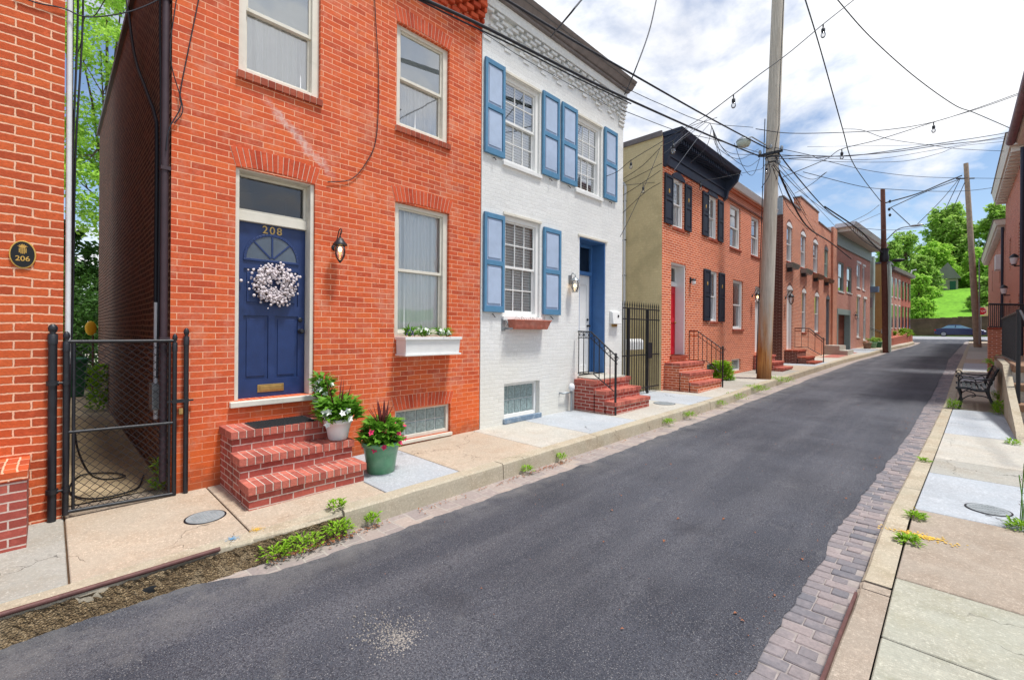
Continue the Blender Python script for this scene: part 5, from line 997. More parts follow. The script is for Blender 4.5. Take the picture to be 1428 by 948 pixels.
# block 5 row: angled facade
P0=(-4.32,52.0); P1=(-3.45,62.0)
def row5(name,label,ta,tb,mt,trim,wins):
    X0=P0[0]+(P1[0]-P0[0])*ta; X1=P0[0]+(P1[0]-P0[0])*tb; Y0=P0[1]+10*ta; Y1=P0[1]+10*tb
    h=thing(name,label,'house',(X0,(Y0+Y1)/2,1.)); m=MB(); top=7.35
    m.add([(X0,Y0,.3),(X1,Y1,.3),(X1,Y1,top),(X0,Y0,top)],[(0,1,2,3)]); m.build('front_wall',mt,h)
    m=MB(); m.add([(X0-7,Y0,.3),(X0,Y0,.3),(X0,Y0,top),(X0-7,Y0,top)],[(0,1,2,3)]); m.add([(X1-7,Y1,.3),(X1,Y1,.3),(X1,Y1,top),(X1-7,Y1,top)],[(3,2,1,0)]); m.build('side_wall',M['bfar'],h)
    m=MB(); m.hexa([(X0-7,Y0,top),(X0+.35,Y0,top),(X1+.35,Y1,top),(X1-7,Y1,top)],[(X0-7,Y0,top+.3),(X0+.4,Y0,top+.3),(X1+.4,Y1,top+.3),(X1-7,Y1,top+.3)]); m.build('cornice',M['gutter'],h)
    for k in range(wins):
        for (za,zb2) in ((2.3,4.3),(5.1,6.7)):
            t0=ta+(tb-ta)*(k+.28)/wins; t1=ta+(tb-ta)*(k+.72)/wins; A=lambda t,o:(P0[0]+(P1[0]-P0[0])*t+o,P0[1]+10*t)
            a,b=A(t0,.06),A(t1,.06); m=MB(); a2,b2=A(t0,-.04),A(t1,-.04); m.hexa([(a2[0],a2[1],za-.1),(a[0],a[1],za-.1),(b[0],b[1],za-.1),(b2[0],b2[1],za-.1)],[(a2[0],a2[1],zb2+.1),(a[0],a[1],zb2+.1),(b[0],b[1],zb2+.1),(b2[0],b2[1],zb2+.1)]); w=m.build('window',trim,h)
            a,b=A(t0+.006,.07),A(t1-.006,.07); a2,b2=A(t0+.006,.0),A(t1-.006,.0); m=MB(); m.hexa([(a2[0],a2[1],za),(a[0],a[1],za),(b[0],b[1],za),(b2[0],b2[1],za)],[(a2[0],a2[1],zb2),(a[0],a[1],zb2),(b[0],b[1],zb2),(b2[0],b2[1],zb2)]); m.build('pane',mat('far_pane',C3(70,74,88),.15,.1,3,0) if 'far_pane' not in bpy.data.materials else bpy.data.materials['far_pane'],w)
    return h
row5('brick_house','distant pink brick house with white windows past the second pole',0,.5,M['b4'],M['white'],3); row5('brick_house','last darker brick house of the left row before the trees',.502,1,M['bfar'],M['garage'],3)
t=thing('brick_planter','dark brick planting bed at the far corner of the left pavement','planter',(-3.6,50,.8)); m=MB(); m.hexa([(-4.3,46.5,.5),(-3.75,46.5,.5),(-3.0,57,.8),(-4.0,57,.8)],[(-4.3,46.5,1.35),(-3.75,46.5,1.35),(-3.0,57,1.75),(-4.0,57,1.75)]); m.build('bed_wall',M['bfar'],t); m=MB(); m.box(-4.25,-3.95,46.6,51,1.36,1.9); m.build('back_wall',M['bfar'],t)
m=MB(); foliage(m,[(-3.5,54,1.8,.45),(-3.3,55.5,1.85,.45),(-3.75,52.5,1.7,.4)],1500,.12,71); m.build('foliage',M['weed'],None,cat='shrub',label='low bright green shrubs in the far dark brick planting bed',loc=(-3.5,54,1.5))
mm=thing('shrub','reddish-green bush beside the garage house','shrub',(-4.45,43.5,.7)); m=MB(); foliage(m,[(-4.5,43.3,1.15,.45),(-4.2,44.1,1.0,.35)],1400,.11,72); m.build('foliage',M['leaf'],mm); MB().tube([(-4.5,43.3,.6),(-4.5,43.3,1.1)],.03,5).build('stem',M['bark'],mm)
for i,(x,y,mn,lab) in enumerate(((-4.62,41.2,'stone','mossy stone tub right of the garage door'),(-4.42,42.2,'potg','grey-green tub second from the garage door'),(-4.2,43.1,'bin','teal glazed pot below the reddish bush'),(-4.02,43.9,'white','small white pot below the reddish bush'))): pot('plant_tub',lab,(x,y,g(y)),.26,.2,.42,mn)
railing('iron_railing','thin handrail in front of the tan house beyond the bush',46.2,[(-5.2,2.3),(-4.0,1.7)],[(-5.2,1.2),(-4.0,.9)],3,(-3.95,.7),ring=False,r=.02)
m=thing('letterbox','grey letterbox on the thin handrail before the tan house','mailbox',(-4.1,46,1.6)); MB().box(-4.3,-3.95,46.0,46.3,1.75,2.1).build('box',M['steel'],m,bev=.01)
# ------------------------------------------------------------------ utility poles
t=thing('utility_pole','big weathered wooden utility pole on the left pavement, orange-brown near its foot','utility pole',(-4.49,16.2,.2))
b=Vector((-4.47,16.2,.0)); tp=Vector((-4.10,16.2,13.2)); m=MB(); m.tube([b.lerp(tp,k/14) for k in range(15)],[.212-.0026*k for k in range(15)],20); m.build('shaft',M['pole'],t)
A=b.lerp(tp,7.42/13.2)  # cable cluster height
m=MB(); 
for dz in (0,.12,.3): m.lathe((A.x,A.y,A.z-dz),[(.20,0),(.215,.03),(.20,.05)],16)
m.box(A.x-.35,A.x+.35,A.y-.23,A.y-.19,A.z-.05,A.z+.03); m.build('bracket_band',M['black'],t)
for dx,dz in ((-.3,.1),(.32,.08),(-.1,-.3),(.25,-.35),(.02,.2)): m=MB(); m.lathe((A.x+dx,A.y-.22,A.z+dz),[(.03,-.06),(.05,0),(.03,.06)],8); m.build('insulator',M['steel'],t)
m=MB(); m.tube([(A.x+.34,16.05,12.5),(A.x+.24,16.0,9),(A.x+.24,15.98,8.2),(A.x+.12,15.95,7.4)],.012,5); m.tube([(A.x-.19,16.1,8.6),(A.x-.30,16.1,4),(A.x-.40,16.1,.4)],.014,5); m.build('riser_cable',M['wire'],t)
t=thing('street_lamp','small greenish dome street lamp left of the big utility pole','street lamp',(-4.74,15.3,7.5)); q=onY(1037,200,15.3); m=MB(); m.lathe((q.x,q.y,q.z-.10),[(.05,-.02),(.16,.0),(.21,.10),(.20,.16)],16); m.build('glass_bowl',mat('frosted_lens',C3(186,196,184),.3,.05,6,0),t); m=MB(); m.lathe((q.x,q.y,q.z+.06),[(.22,0),(.20,.05),(.1,.12),(.05,.16)],16); m.build('hood',M['steel'],t); m=MB(); m.tube([(q.x,q.y,q.z+.16),(q.x+.15,15.6,q.z+.25),(A.x-.1,16,q.z-.0)],.02,6); m.build('arm',M['steel'],t)
def pole(name,label,base,top,r0,r1,m_): 
    t=thing(name,label,'utility pole',base); b,c=Vector(base),Vector(top); b.z-=.2; m=MB(); m.tube([b.lerp(c,k/8) for k in range(9)],[r0+(r1-r0)*k/8 for k in range(9)],14); m.build('shaft',M[m_],t); return t
p2t=onY(1231,264,39.9); t=pole('utility_pole','dark red-brown utility pole at the far left kerb','',(-0,0,0),.1,.1,'poleb') if False else pole('utility_pole','dark red-brown utility pole at the far left kerb',(-3.46,39.9,.6),tuple(p2t),.19,.13,'poleb')
m=MB(); m.tube([(-3.25,39.8,.5),(-3.30,39.8,6.5)],.085,10); m.build('conduit',M['palegreen'],t)
q=onY(1233,355,39.8); m=MB(); m.lathe((q.x,39.85,q.z-.5),[(.24,0),(.27,.3),(.22,.6),(.26,.9)],10); m.build('cable_bundle',M['black'],t)
m=MB(); m.tube(smooth_pts([onY(1235,336,39.8),onY(1252,320,39.8),onY(1272,315,39.8),onY(1284,312,39.8)],5),.035,6); m.build('lamp_arm',M['steel'],t); q=onY(1278,314.5,39.8); m=MB(); m.ball((q.x,q.y,q.z),.28,12,8,1.4,.5,.28); m.build('lamp_head',M['steel'],t)
for px,py in ((1241,281),(1240,292),(1241,300)): q=onY(px,py,39.8); MB().lathe(tuple(q),[(.04,-.1),(.09,0),(.04,.1)],8).build('insulator',M['black'],t)
q=onY(1253,363,39.0); m=MB(); m.ball((q.x,q.y,q.z),.2,10,8,1.7,.5,.6); m.build('splice_case',M['wire'],t)
t=pole('utility_pole','pale leaning utility pole on the right pavement near the parked car',(1.10,48.5,.8),tuple(onY(1347,228,48)),.22,.14,'polec')
m=MB(); q=onY(1363,360,47.7); m.tube([(q.x+.13,47.7,1),(q.x+.10,47.8,q.z)],.04,6); m.build('conduit',M['steel'],t); q=onY(1346,249,48); m=MB(); m.tube([q+Vector((-.5,0,.1)),q+Vector((.5,0,-.1))],.05,6); m.build('bracket',M['black'],t)
# ------------------------------------------------------------------ right side of the street
t=thing('park_bench','black cast-iron bench on the right pavement facing the road','bench',(.3,13.9,.12)); zB=g(13.6)-.06
def endframe(Y,nm='end_frame'):
    m=MB(); o=zB
    m.tube(smooth_pts([(.03,Y,o),(.07,Y,o+.2),(.02,Y,o+.42)],5),.022,6); m.tube(smooth_pts([(.60,Y,o),(.50,Y,o+.22),(.46,Y,o+.44),(.52,Y,o+.68),(.60,Y,o+.88)],5),.026,6)
    m.tube(smooth_pts([(-.02,Y,o+.44),(.15,Y,o+.45),(.3,Y,o+.41),(.47,Y,o+.42)],5),.026,6)
    m.tube(smooth_pts([(.03,Y,o+.45),(.03,Y,o+.58),(.10,Y,o+.66),(.3,Y,o+.64),(.52,Y,o+.66)],5),.016,6)
    m.tube(smooth_pts([(.03,Y,o+.66),(-.02,Y,o+.70),(.04,Y,o+.73),(.09,Y,o+.67)],5),.014,6)
    for a,b,c,d in ((.1,.60,.30,.50),(.20,.60,.44,.56)): m.tube(smooth_pts([(a,Y,o+b),(a+.1,Y,o+b-.02),(c-.02,Y,o+d+.06),(c+.02,Y,o+d-.03)],5),.010,5)
    m.tube(smooth_pts([(.07,Y,o+.2),(.2,Y,o+.3),(.4,Y,o+.30),(.5,Y,o+.24)],5),.012,5); m.tube(smooth_pts([(.12,Y,o+.40),(.24,Y,o+.36),(.28,Y,o+.30),(.22,Y,o+.27)],5),.010,5)
    return m.build(nm,M['black'],t)
for Y in (13.55,15.05): endframe(Y)
m=MB()
for k in range(6): m.box(.0+k*.078,.06+k*.078,13.58,15.02,zB+.455-.03*math.sin(k*.6),zB+.475-.03*math.sin(k*.6))
m.build('seat_slats',M['black'],t,bev=.004,seg=1); m=MB()
for k in range(4): x=.49+k*.028; z=zB+.54+k*.09; m.hexa([(x,13.58,z),(x+.025,13.58,z-.005),(x+.025,15.02,z-.005),(x,15.02,z)],[(x+.025,13.58,z+.065),(x+.045,13.58,z+.06),(x+.045,15.02,z+.06),(x+.025,15.02,z+.065)])
m.build('back_slats',M['black'],t)
t=thing('stone_stair','brown stone stair with pale sloping side wall at the right edge','stair',(.9,12,.1)); P=[(10.25,.02),(10.6,.22),(12.0,.60),(13.6,1.12),(15.5,1.16),(15.5,-.2),(10.25,-.2)]
m=MB(); m.prism([(.66,y,z) for y,z in P],(.10,0,0)); m.build('side_wall',M['c_kerb'],t)
for i,(Y,z) in enumerate(((12.0,.12),(12.35,.46),(12.7,.80),(13.05,1.13))): m=MB(); m.box(.762,2.1,Y-.06,Y+.34 if i<3 else 19,z-.13,z); m.build('tread',M['stone'],t,bev=.02); m=MB(); m.box(.763,2.1,Y,Y+.34 if i<3 else 19,-.2,z-.131) ; m.build('riser',M['c_cream'],t)
def ironrail(label,P,zb,n,r=.012,name='iron_railing',post=True):
    P=[Vector(p) for p in P]; t=thing(name,label,'railing',tuple(P[0])); m=MB(); m.tube(P,r*1.8,8); m.build('top_rail',M['black'],t); m=MB(); Q=[Vector((p.x,p.y,z)) for p,z in zip(P,zb)]; m.tube(Q,r*1.2,6); m.build('bottom_rail',M['black'],t)
    L=[0]; [L.append(L[-1]+(P[i+1]-P[i]).length) for i in range(len(P)-1)]
    for i in range(n+1):
        s=L[-1]*i/n; x=interp(L,[p.x for p in P],s); y=interp(L,[p.y for p in P],s); zt=interp(L,[p.z for p in P],s); zz=interp(L,zb,s); m=MB(); m.box(x-r*.6,x+r*.6,y-r*.6,y+r*.6,zz,zt); m.build('baluster',M['black'],t)
    return t
a=onX(1420,434,.80); b_=onX(1398,444,.80)
t=ironrail('dense black iron railing on the stair landing at the right edge',[(.80,a.y,a.z-.02),(.80,b_.y,b_.z)],[1.2,1.2],26,.014)
m=MB(); m.box(.775,.825,a.y-.03,a.y+.02,.0,a.z+.03); m.build('corner_post',M['black'],t)
ironrail('steep black handrail crossing the right picture edge',[(.82,a.y-.1,a.z),(.86,8.6,1.15)],[.1,.1],2,.012)
ironrail('tall black railing above the far brick pier on the right',[onY(1379,424,24),onY(1428,425,24)],[2.0,2.0],18,.02)
t=thing('brick_pier','square brick gate pier beside the right pavement','brick pier',(1.0,24,.5)); m=MB(); m.box(.81,1.17,23.98,24.6,.2,1.90); m.build('shaft',M['b3'],t); m=MB(); m.box(.79,1.19,23.95,24.63,1.902,1.97); m.build('cap',M['sillbrick'],t,bev=.008); 
m=thing('shrub','tangled dry shrub at the foot of the brick pier','shrub',(1.0,21,.4)); f=MB(); foliage(f,[(1.0,21,.8,.35),(.95,19.5,.6,.25)],900,.09,81); f.build('foliage',M['leaf'],m); f=MB(); [f.tube([(.98,20.5,.3),(.9+.03*k,20+.25*k,.9+.1*(k%3))],.012,4) for k in range(7)]; f.build('stems',M['twig'],m)
def rhouse(label,Y0,Y1,top,X=1.9,corn=.55,cz=.35,pipe=True,dt=True):
    h=thing('brick_house',label,'house',(X,(Y0+Y1)/2,.5)); holes=[]
    for k in range(2):
        a=Y0+(Y1-Y0)*(.2+.45*k); 
        for z0,z1 in ((1.8,3.5),(5.0,6.6)): holes.append((a,a+1.0,z0,z1))
    wallYZ(MB(),X,Y0,Y1,-.1,top,holes,.2,flip=True).build('front_wall',M['bright'],h); m=MB(); m.add([(X,Y1,-.1),(X+8,Y1,-.1),(X+8,Y1,top),(X,Y1,top)],[(3,2,1,0)]); m.add([(X,Y0,-.1),(X+8,Y0,-.1),(X+8,Y0,top),(X,Y0,top)],[(0,1,2,3)]); m.build('side_wall',M['bright'],h)
    for (a,b,c,d) in holes: m=MB(); frameYZ(m,X+.08,X+.14,a,b,c,d,.07); m.box(X+.09,X+.12,a+.07,b-.07,(c+d)/2-.03,(c+d)/2+.03); w=m.build('window',M['white'],h); MB().box(X+.125,X+.135,a+.07,b-.07,c+.07,d-.07).build('pane',bpy.data.materials['far_pane'],w)
    m=MB(); m.hexa([(X-corn+.1,Y0,top),(X+8,Y0,top),(X+8,Y1,top),(X-corn+.1,Y1,top)],[(X-corn,Y0,top+cz),(X+8,Y0,top+cz),(X+8,Y1,top+cz),(X-corn,Y1,top+cz)]); m.build('cornice',M['cream'],h); m=MB(); m.box(X-corn-.03,X+8,Y0,Y1,top+cz+.001,top+cz+.06); m.build('roof',M['gutter'],h)
    if dt:
        for i in range(int((Y1-Y0)/.6)): m=MB(); m.box(X-corn+.15,X,Y0+.2+i*.6,Y0+.42+i*.6,top-.22,top-.001); m.build('bracket',M['cream'],h)
    if pipe: m=MB(); m.tube([(X-.1,Y0+.2,top-.1),(X-.1,Y0+.2,.6)],.06,8); m.build('downpipe',M['slate'],h)
    return h
h=rhouse('near right brick house whose brown gutter hangs at the picture edge',15.5,24.6,8.6,X=1.9,corn=.48,cz=.25,dt=False,pipe=False)
m=MB(); m.tube([(1.36,15.4,8.75),(1.36,24.6,8.75)],.13,10); m.build('gutter',mat('mauve_gutter',C3(120,90,100),.5,.2,5,.1),h)
rhouse('right row brick house with a cream bracketed cornice and wall lantern',26.6,37.5,9.2,corn=.55,cz=.5)
rhouse('furthest right row brick house with a dark low cornice',37.6,57,7.9,corn=.45,cz=.3)
for lab,px,py,Y in (('black lantern high on the right row brick wall',1414,363,29),('black lantern low on the right row brick wall',1400,405,34)):
    q=onY(px,py,Y); t=thing('wall_lantern',lab,'wall lamp',tuple(q)); m=MB(); m.tube([(1.9,q.y,q.z-.25),(q.x,q.y,q.z-.25)],.03,5); m.lathe((q.x,q.y,q.z-.22),[(.05,0),(.10,.05)],8); m.lathe((q.x,q.y,q.z+.12),[(.16,0),(.12,.08),(.03,.16)],8); m.build('bracket_and_cap',M['black'],t); MB().lathe((q.x,q.y,q.z-.17),[(.08,0),(.12,.15),(.13,.28)],8).build('lantern_glass',M['lens_clear'],t)
q=onY(1396,366,40); t=thing('window_unit','white air conditioner jutting from the right row wall','air conditioner',(1.7,40,q.z)); MB().box(q.x-.25,1.9,39.6,40.6,q.z-.45,q.z+.45).build('casing',M['white'],t,bev=.02)
t=thing('stop_sign','red stop sign beside the pale leaning utility pole','stop sign',(1.55,62,1.2)); q=onY(1368,434,62); m=MB(); m.tube([(q.x,62,1.),(q.x,62,q.z+.5)],.03,6); m.build('post',M['steel'],t); m=MB(); m.prism([(q.x+.02+.40*math.cos(rad(22.5+45*k)),61.94,q.z+.40*math.sin(rad(22.5+45*k))) for k in range(8)],(0,.02,0)); m.build('rim',M['white'],t); m=MB(); m.prism([(q.x+.02+.36*math.cos(rad(22.5+45*k)),61.92,q.z+.36*math.sin(rad(22.5+45*k))) for k in range(8)],(0,.019,0)); m.build('face',M['signred'],t); MB().box(q.x+.2,q.x+.75,62.0,62.02,q.z-.45,q.z+.45).build('yellow_backing',mat('pale_yellow_board',C3(226,220,160),.6),t)
cu=bpy.data.curves.new('t','FONT'); cu.body='STOP'; cu.size=.27; cu.align_x='CENTER'; cu.align_y='CENTER'; cu.extrude=.004; o=bpy.data.objects.new('t',cu); COL.objects.link(o); bpy.context.view_layer.update(); me=bpy.data.meshes.new_from_object(o.evaluated_get(bpy.context.evaluated_depsgraph_get())); bpy.data.objects.remove(o)
for v_ in me.vertices: x,y,z=v_.co; v_.co=(q.x+.02+x-t.location.x,61.915-z-t.location.y,q.z+y-t.location.z)
me.materials.clear(); me.materials.append(M['white']); o=bpy.data.objects.new('lettering',me); COL.objects.link(o); o.parent=t
# ------------------------------------------------------------------ parked car
cz=g(78)-.16; t=thing('parked_car','dark blue sedan parked on the cross street below the hill','car',(.2,78.5,cz)); Yc0,Yc1=77.5,79.2; xs0=-2.06
prof=[(0,.35),(.02,.75),(.12,.95),(.55,1.02),(1.0,1.05),(3.25,1.0),(3.9,.92),(4.4,.78),(4.52,.6),(4.5,.32),(4.1,.25),(.4,.25)]
m=MB(); m.prism([(xs0+x,Yc0,cz+z) for x,z in prof],(0,1.7,0)); body=m.build('body',M['car'],t,bev=.06,seg=3)
cab=[(.55,1.0),(1.15,1.40),(1.6,1.47),(2.3,1.45),(3.25,1.0)]; m=MB()
B=[(xs0+.6,Yc0+.05,cz+1.0),(xs0+3.3,Yc0+.05,cz+.98),(xs0+3.3,Yc1-.05,cz+.98),(xs0+.6,Yc1-.05,cz+1.0)]; T=[(xs0+1.25,Yc0+.25,cz+1.42),(xs0+2.35,Yc0+.25,cz+1.42),(xs0+2.35,Yc1-.25,cz+1.42),(xs0+1.25,Yc1-.25,cz+1.42)]
m.hexa(B,T); m.build('window_glass',mat('car_glass',C3(84,120,140),.08,.1,3,0,spec=.9),t,bev=.05,seg=3); m=MB(); m.hexa([(xs0+1.15,Yc0+.22,cz+1.42),(xs0+2.45,Yc0+.22,cz+1.42),(xs0+2.45,Yc1-.22,cz+1.42),(xs0+1.15,Yc1-.22,cz+1.42)],[(xs0+1.35,Yc0+.3,cz+1.48),(xs0+2.25,Yc0+.3,cz+1.48),(xs0+2.25,Yc1-.3,cz+1.48),(xs0+1.35,Yc1-.3,cz+1.48)]); m.box(xs0+1.85,xs0+1.93,Yc0+.1,Yc0+.14,cz+1.0,cz+1.4); m.build('roof',M['car'],t,bev=.02)
for x in (.85,3.65):
    for Y,s_ in ((Yc0-.01,-1),(Yc1+.01,1)):
        c=(xs0+x,Y,cz+.32); w=MB(); w.lathe((c[0],c[1]-(.0 if s_<0 else .2),c[2]),[(.25,0),(.32,.02),(.32,.18),(.25,.2)],20,'Y'); wo=w.build('wheel',M['tyre'],t); w=MB(); w.lathe((c[0],c[1]-.012 if s_<0 else c[1]+.0,c[2]),[(.06,0),(.21,.004),(.22,.012)],16,'Y'); w.build('rim',M['steel'],wo)
for Y in (Yc0+.02,Yc1-.3): MB().box(xs0-.01,xs0+.16,Y-.03,Y+.28,cz+.72,cz+.88).build('tail_light',M['lens_red'],t,bev=.02); MB().box(xs0+4.3,xs0+4.5,Y-.03,Y+.28,cz+.6,cz+.74).build('headlight',M['lens_clear'],t,bev=.02)
# ------------------------------------------------------------------ hill house and trees
t=thing('stone_house','small grey stone hut with green door on top of the grassy hill','house',(-1.5,113,9.5)); q0,q1=onY(1301,404,112),onY(1336,404,112); X0,X1=q0.x,q1.x; z0=9.2; ze=onY(1336,388,112).z; zr=onY(1321,366,112).z
m=MB(); m.box(X0,X1,112,117,z0,ze); m.build('wall',mat('grey_rubble',C3(150,142,134),.9,.3,1.2,.5,4),t); m=MB(); m.prism([(X0-.4,111.8,ze),(X1+.4,111.8,ze),((X0+X1)/2+.3,111.8,zr)],(0,5.6,0)); m.build('roof',mat('grey_slate_roof',C3(128,124,124),.8,.1,.8,.2,6),t); d0,d1=onY(1324.5,403,112).x,onY(1333,403,112).x; MB().box(d0,d1,111.93,112.02,z0,onY(1329,392,112).z).build('door',mat('dark_green_door',C3(16,84,64),.5),t); w0,w1=onY(1324,389,112).x,onY(1332,389,112).x; MB().box(w0,w1,111.9,112.02,onY(1329,390,112).z+.1,ze-.1).build('window',M['dim'],t)
def htree(label,px,py_top,py_bot,Y,wpx,lm,n,seed,nb=7,group='trees on the hill',sz=.5):
    c=onY(px,py_bot,Y); tz=onY(px,py_top,Y).z; bz=c.z; ybase=hh(c.x,Y)-.4 if Y>84 else g(Y)-.2; 
    wid=abs(onY(px+wpx/2,py_bot,Y).x-onY(px-wpx/2,py_bot,Y).x)/2; r=random.Random(seed); bl=[]; R_=min(wid*.55,(tz-bz)*.35)
    for i in range(nb): u=i/(nb-1); a=r.uniform(0,6.28); q=(wid-R_*.6)*(math.sin(math.pi*min(1,u*.8+.18)))*.9; bl.append((c.x+math.cos(a)*q*r.uniform(.4,1),Y+math.sin(a)*q*.6,bz+R_*.5+(tz-bz-R_*1.35)*u,R_*r.uniform(.75,1.1)*(1-.25*u)))
    bl.append((c.x,Y,tz-R_*.75,R_*.75))
    return tree('hill_tree',label,(c.x,Y,ybase),(c.x,Y,tz-R_),bl,n,sz,lm,seed,.3,group)
htree('broad bright green tree right of the last left-row house, over the stone wall',1282,380,456,88,66,'leafb',16000,101,12,sz=.34)
htree('bushy green tree behind the pale leaning utility pole',1376,383,442,92,66,'leaf',11000,102,10,sz=.36)
htree('tallest rounded tree on the hill left of the pale leaning pole',1322,284,400,128,112,'leaf',26000,103,26,sz=.75)
htree('lighter spreading tree just behind the stone hut',1306,335,404,121,100,'leafb',15000,104,16,sz=.6)
htree('thin tree on the far right with sky showing between its leaves',1388,282,405,125,76,'leaf',12000,105,18,sz=.6)
htree('open half-bare tree behind the street lamp arm of the far pole',1262,318,410,115,84,'leaf',7500,106,18,sz=.5)
htree('dark tree low behind the roofs of the last left-row houses',1240,334,430,104,76,'leaf',12000,107,16,sz=.5)
htree('mid green tree between the hut and the broad bright tree',1284,355,430,106,70,'leaf',11000,108,14,sz=.5)
htree('dense tree filling the gap right of the stone hut',1360,345,432,116,70,'leafb',12000,109,14,sz=.55)
htree('tree crown partly behind the far right brick house',1408,325,440,100,70,'leaf',8000,110,14,sz=.5)
t=thing('street_lamp','pale thin street lamp in front of the hill trees','street lamp',(-2.4,70,1.4)); q0,q1,q2=onY(1268,470,68),onY(1267,390,68),onY(1278,376,68); m=MB(); m.tube([q0,onY(1267,392,68),onY(1272,377,68),q2],.07,6); m.build('post_and_arm',M['pvc'],t)
# ------------------------------------------------------------------ covers, paint marks, weeds
def cover(label,c,r,z,m='steel'):
    t=thing('manhole_cover',label,'utility cover',(c[0],c[1],z)); m_=MB(); m_.lathe((c[0],c[1],z),[(r+.014,.0015),(r+.014,.004),(r,.0045)],32); m_.build('ring',M['black'],t); m_=MB(); m_.lathe((c[0],c[1],z+.0045),[(r,0),(r*.985,.003)],32)
    for i in range(-6,7):
        w=math.sqrt(max(0,(r*.85)**2-(i*r/7.5)**2)); n=max(1,int(w/.03))
        for k in range(-n,n+1):
            if (i+k)%2==0 and abs(k*.03)<w: m_.box(c[0]+i*r/7.5-.008,c[0]+i*r/7.5+.008,c[1]+k*.03-.009,c[1]+k*.03+.009,z+.0075,z+.0105)
    m_.build('lid',mat('worn_iron_'+str(int(c[1]*10)),C3(140,146,148),.65,.15,12,.2,50),t)
cover('round grey meter cover in the pavement left of the brick steps',(-4.76,.98),.145,g(.98)); cover('round meter cover in the pavement before the spiked iron gate',(-4.65,9.6),.22,g(9.6)+.001); cover('round meter cover in the pale slab on the right pavement',(.22,6.3),.15,g(6.3)-.059)
def splat(name,label,c,r,m,seed,n=220,sx=1,sy=1):
    r_=random.Random(seed); mb=MB()
    for k in range(n):
        a=r_.uniform(0,6.283); q=r*abs(r_.gauss(0,.55)); x,y=c[0]+math.cos(a)*q*sx,c[1]+math.sin(a)*q*sy; s=r*r_.uniform(.02,.10); z=g(y)+c[2]+.0015+k*.00002; mb.add([(x+s*math.cos(6.283*j/7)*r_.uniform(.6,1),y+s*math.sin(6.283*j/7)*r_.uniform(.6,1),z) for j in range(7)],[tuple(range(7))])
    mb.build(name,M[m],None,cat='paint mark',label=label,loc=(c[0],c[1],g(c[1])+c[2]))
splat('paint_mark','blue spray-paint dab on the kerb near the rusty bar',(-4.12,1.03,0),.05,'ppaint_b',1); splat('paint_mark','yellow spray-paint dab on the left kerb',(-4.16,1.22,0),.055,'ppaint_y',2); splat('paint_mark','faint yellow paint streak across the right kerb',(-.22,5.1,-.058),.14,'ppaint_y',3,320,1.6,.5)
wl=[(-3.93,1.28,-.16,.12,.12,150,'weed clump at the kerb foot beside the yellow paint dab'),(-3.93,1.50,-.16,.16,.14,220,'broad weed clump at the kerb foot in front of the brick steps'),(-3.92,1.80,-.15,.13,.16,200,'tall weed clump growing from the kerb joint before the steps'),(-4.10,1.87,.02,.07,.09,90,'small fern-like weed on top of the kerb joint'),(-3.93,2.15,-.16,.06,.14,80,'narrow weed clump at the kerb below the green pot'),(-3.93,4.3,-.16,.06,.10,60,'tiny weed tuft at the kerb opposite the orange house corner'),(-3.93,5.0,-.15,.06,.12,60,'weed tuft at the kerb opposite the basement window of the white house'),(-3.95,8.3,-.14,.14,.13,150,'weed patch at the kerb before the spiked iron gate'),(-3.95,9.2,-.14,.16,.14,150,'second weed patch at the kerb before the spiked iron gate'),(-4.0,11.0,-.12,.2,.16,150,'weed patch at the kerb before the salmon house'),(-4.02,12.2,-.12,.3,.2,220,'long weed patch at the kerb before the salmon house'),(-4.05,14.0,-.12,.35,.25,260,'large weed patch at the kerb near the big utility pole'),(-4.05,16.5,-.1,.4,.25,260,'weed patch at the kerb just past the big utility pole'),
(-.26,5.55,-.06,.07,.07,100,'yellow-flowered dandelion in the right kerb joint'),(-.27,4.9,-.06,.08,.06,110,'low dandelion leaves in the crack of the right kerb'),(-.30,8.0,-.06,.05,.05,50,'small weed tuft on the right kerb'),(-.05,13.5,-.06,.10,.28,170,'bright weeds round the front leg of the bench'),(.62,13.2,-.06,.10,.45,220,'tall weeds between the bench and the stone stair'),(.66,14.4,-.06,.12,.6,260,'weeds climbing behind the bench'),(.42,5.9,-.06,.11,.10,200,'leafy weed at the right picture edge'),(.60,10.1,-.06,.08,.12,90,'dry weed at the foot of the stone stair')]
for i,(x,y,dz,R_,hg,n,lab) in enumerate(wl):
    potplant('weed',lab,(x,y,g(y)+dz),R_*1.35,hg*.55,int(n*1.0),.05+.04*(hg>.24),.018,[('petaly',3,.028,.03,.08,'blossoms')] if 'yellow-fl' in lab else [],200+i,'weed','weeds along the pavement')
t=thing('tall_weed','tall thin seeding weed stalks at the right picture edge','weed',(.42,5.95,.03)); m=MB(); f=MB()
for k in range(6):
    x,y=.40+.02*(k%3),5.9+.03*k; m.tube(smooth_pts([(x,y,.03),(x+.01,y,.25),(x-.01+.012*k,y+.02,.5+.03*(k%4))],4),.0035,4)
    for j in range(9): f.leaf((x+.004*k,y,.2+j*.04),(math.cos(j*2.4),math.sin(j*2.4),.6),(0,0,1),.03,.008,.2)
m.build('stalks',M['leafp'],t); f.build('seed_heads',M['twig'],t)
m=MB(); r_=random.Random(77)
for k in range(1100):
    q_=r_.uniform(.4,1.9); y=1.44+r_.gauss(0,.075)*q_; x=-2.30+r_.gauss(0,.13)*q_; s=r_.uniform(.0012,.0045); z=g(y)-.178+.045*.5+.015; m.box(x-s,x+s,y-s*.8,y+s*.8,z-.004,z+s*.8)
m.build('loose_gravel',M['chip'],None,kind='stuff',cat='gravel',label='scatter of pale loose gravel on the asphalt in the foreground')
m=MB()
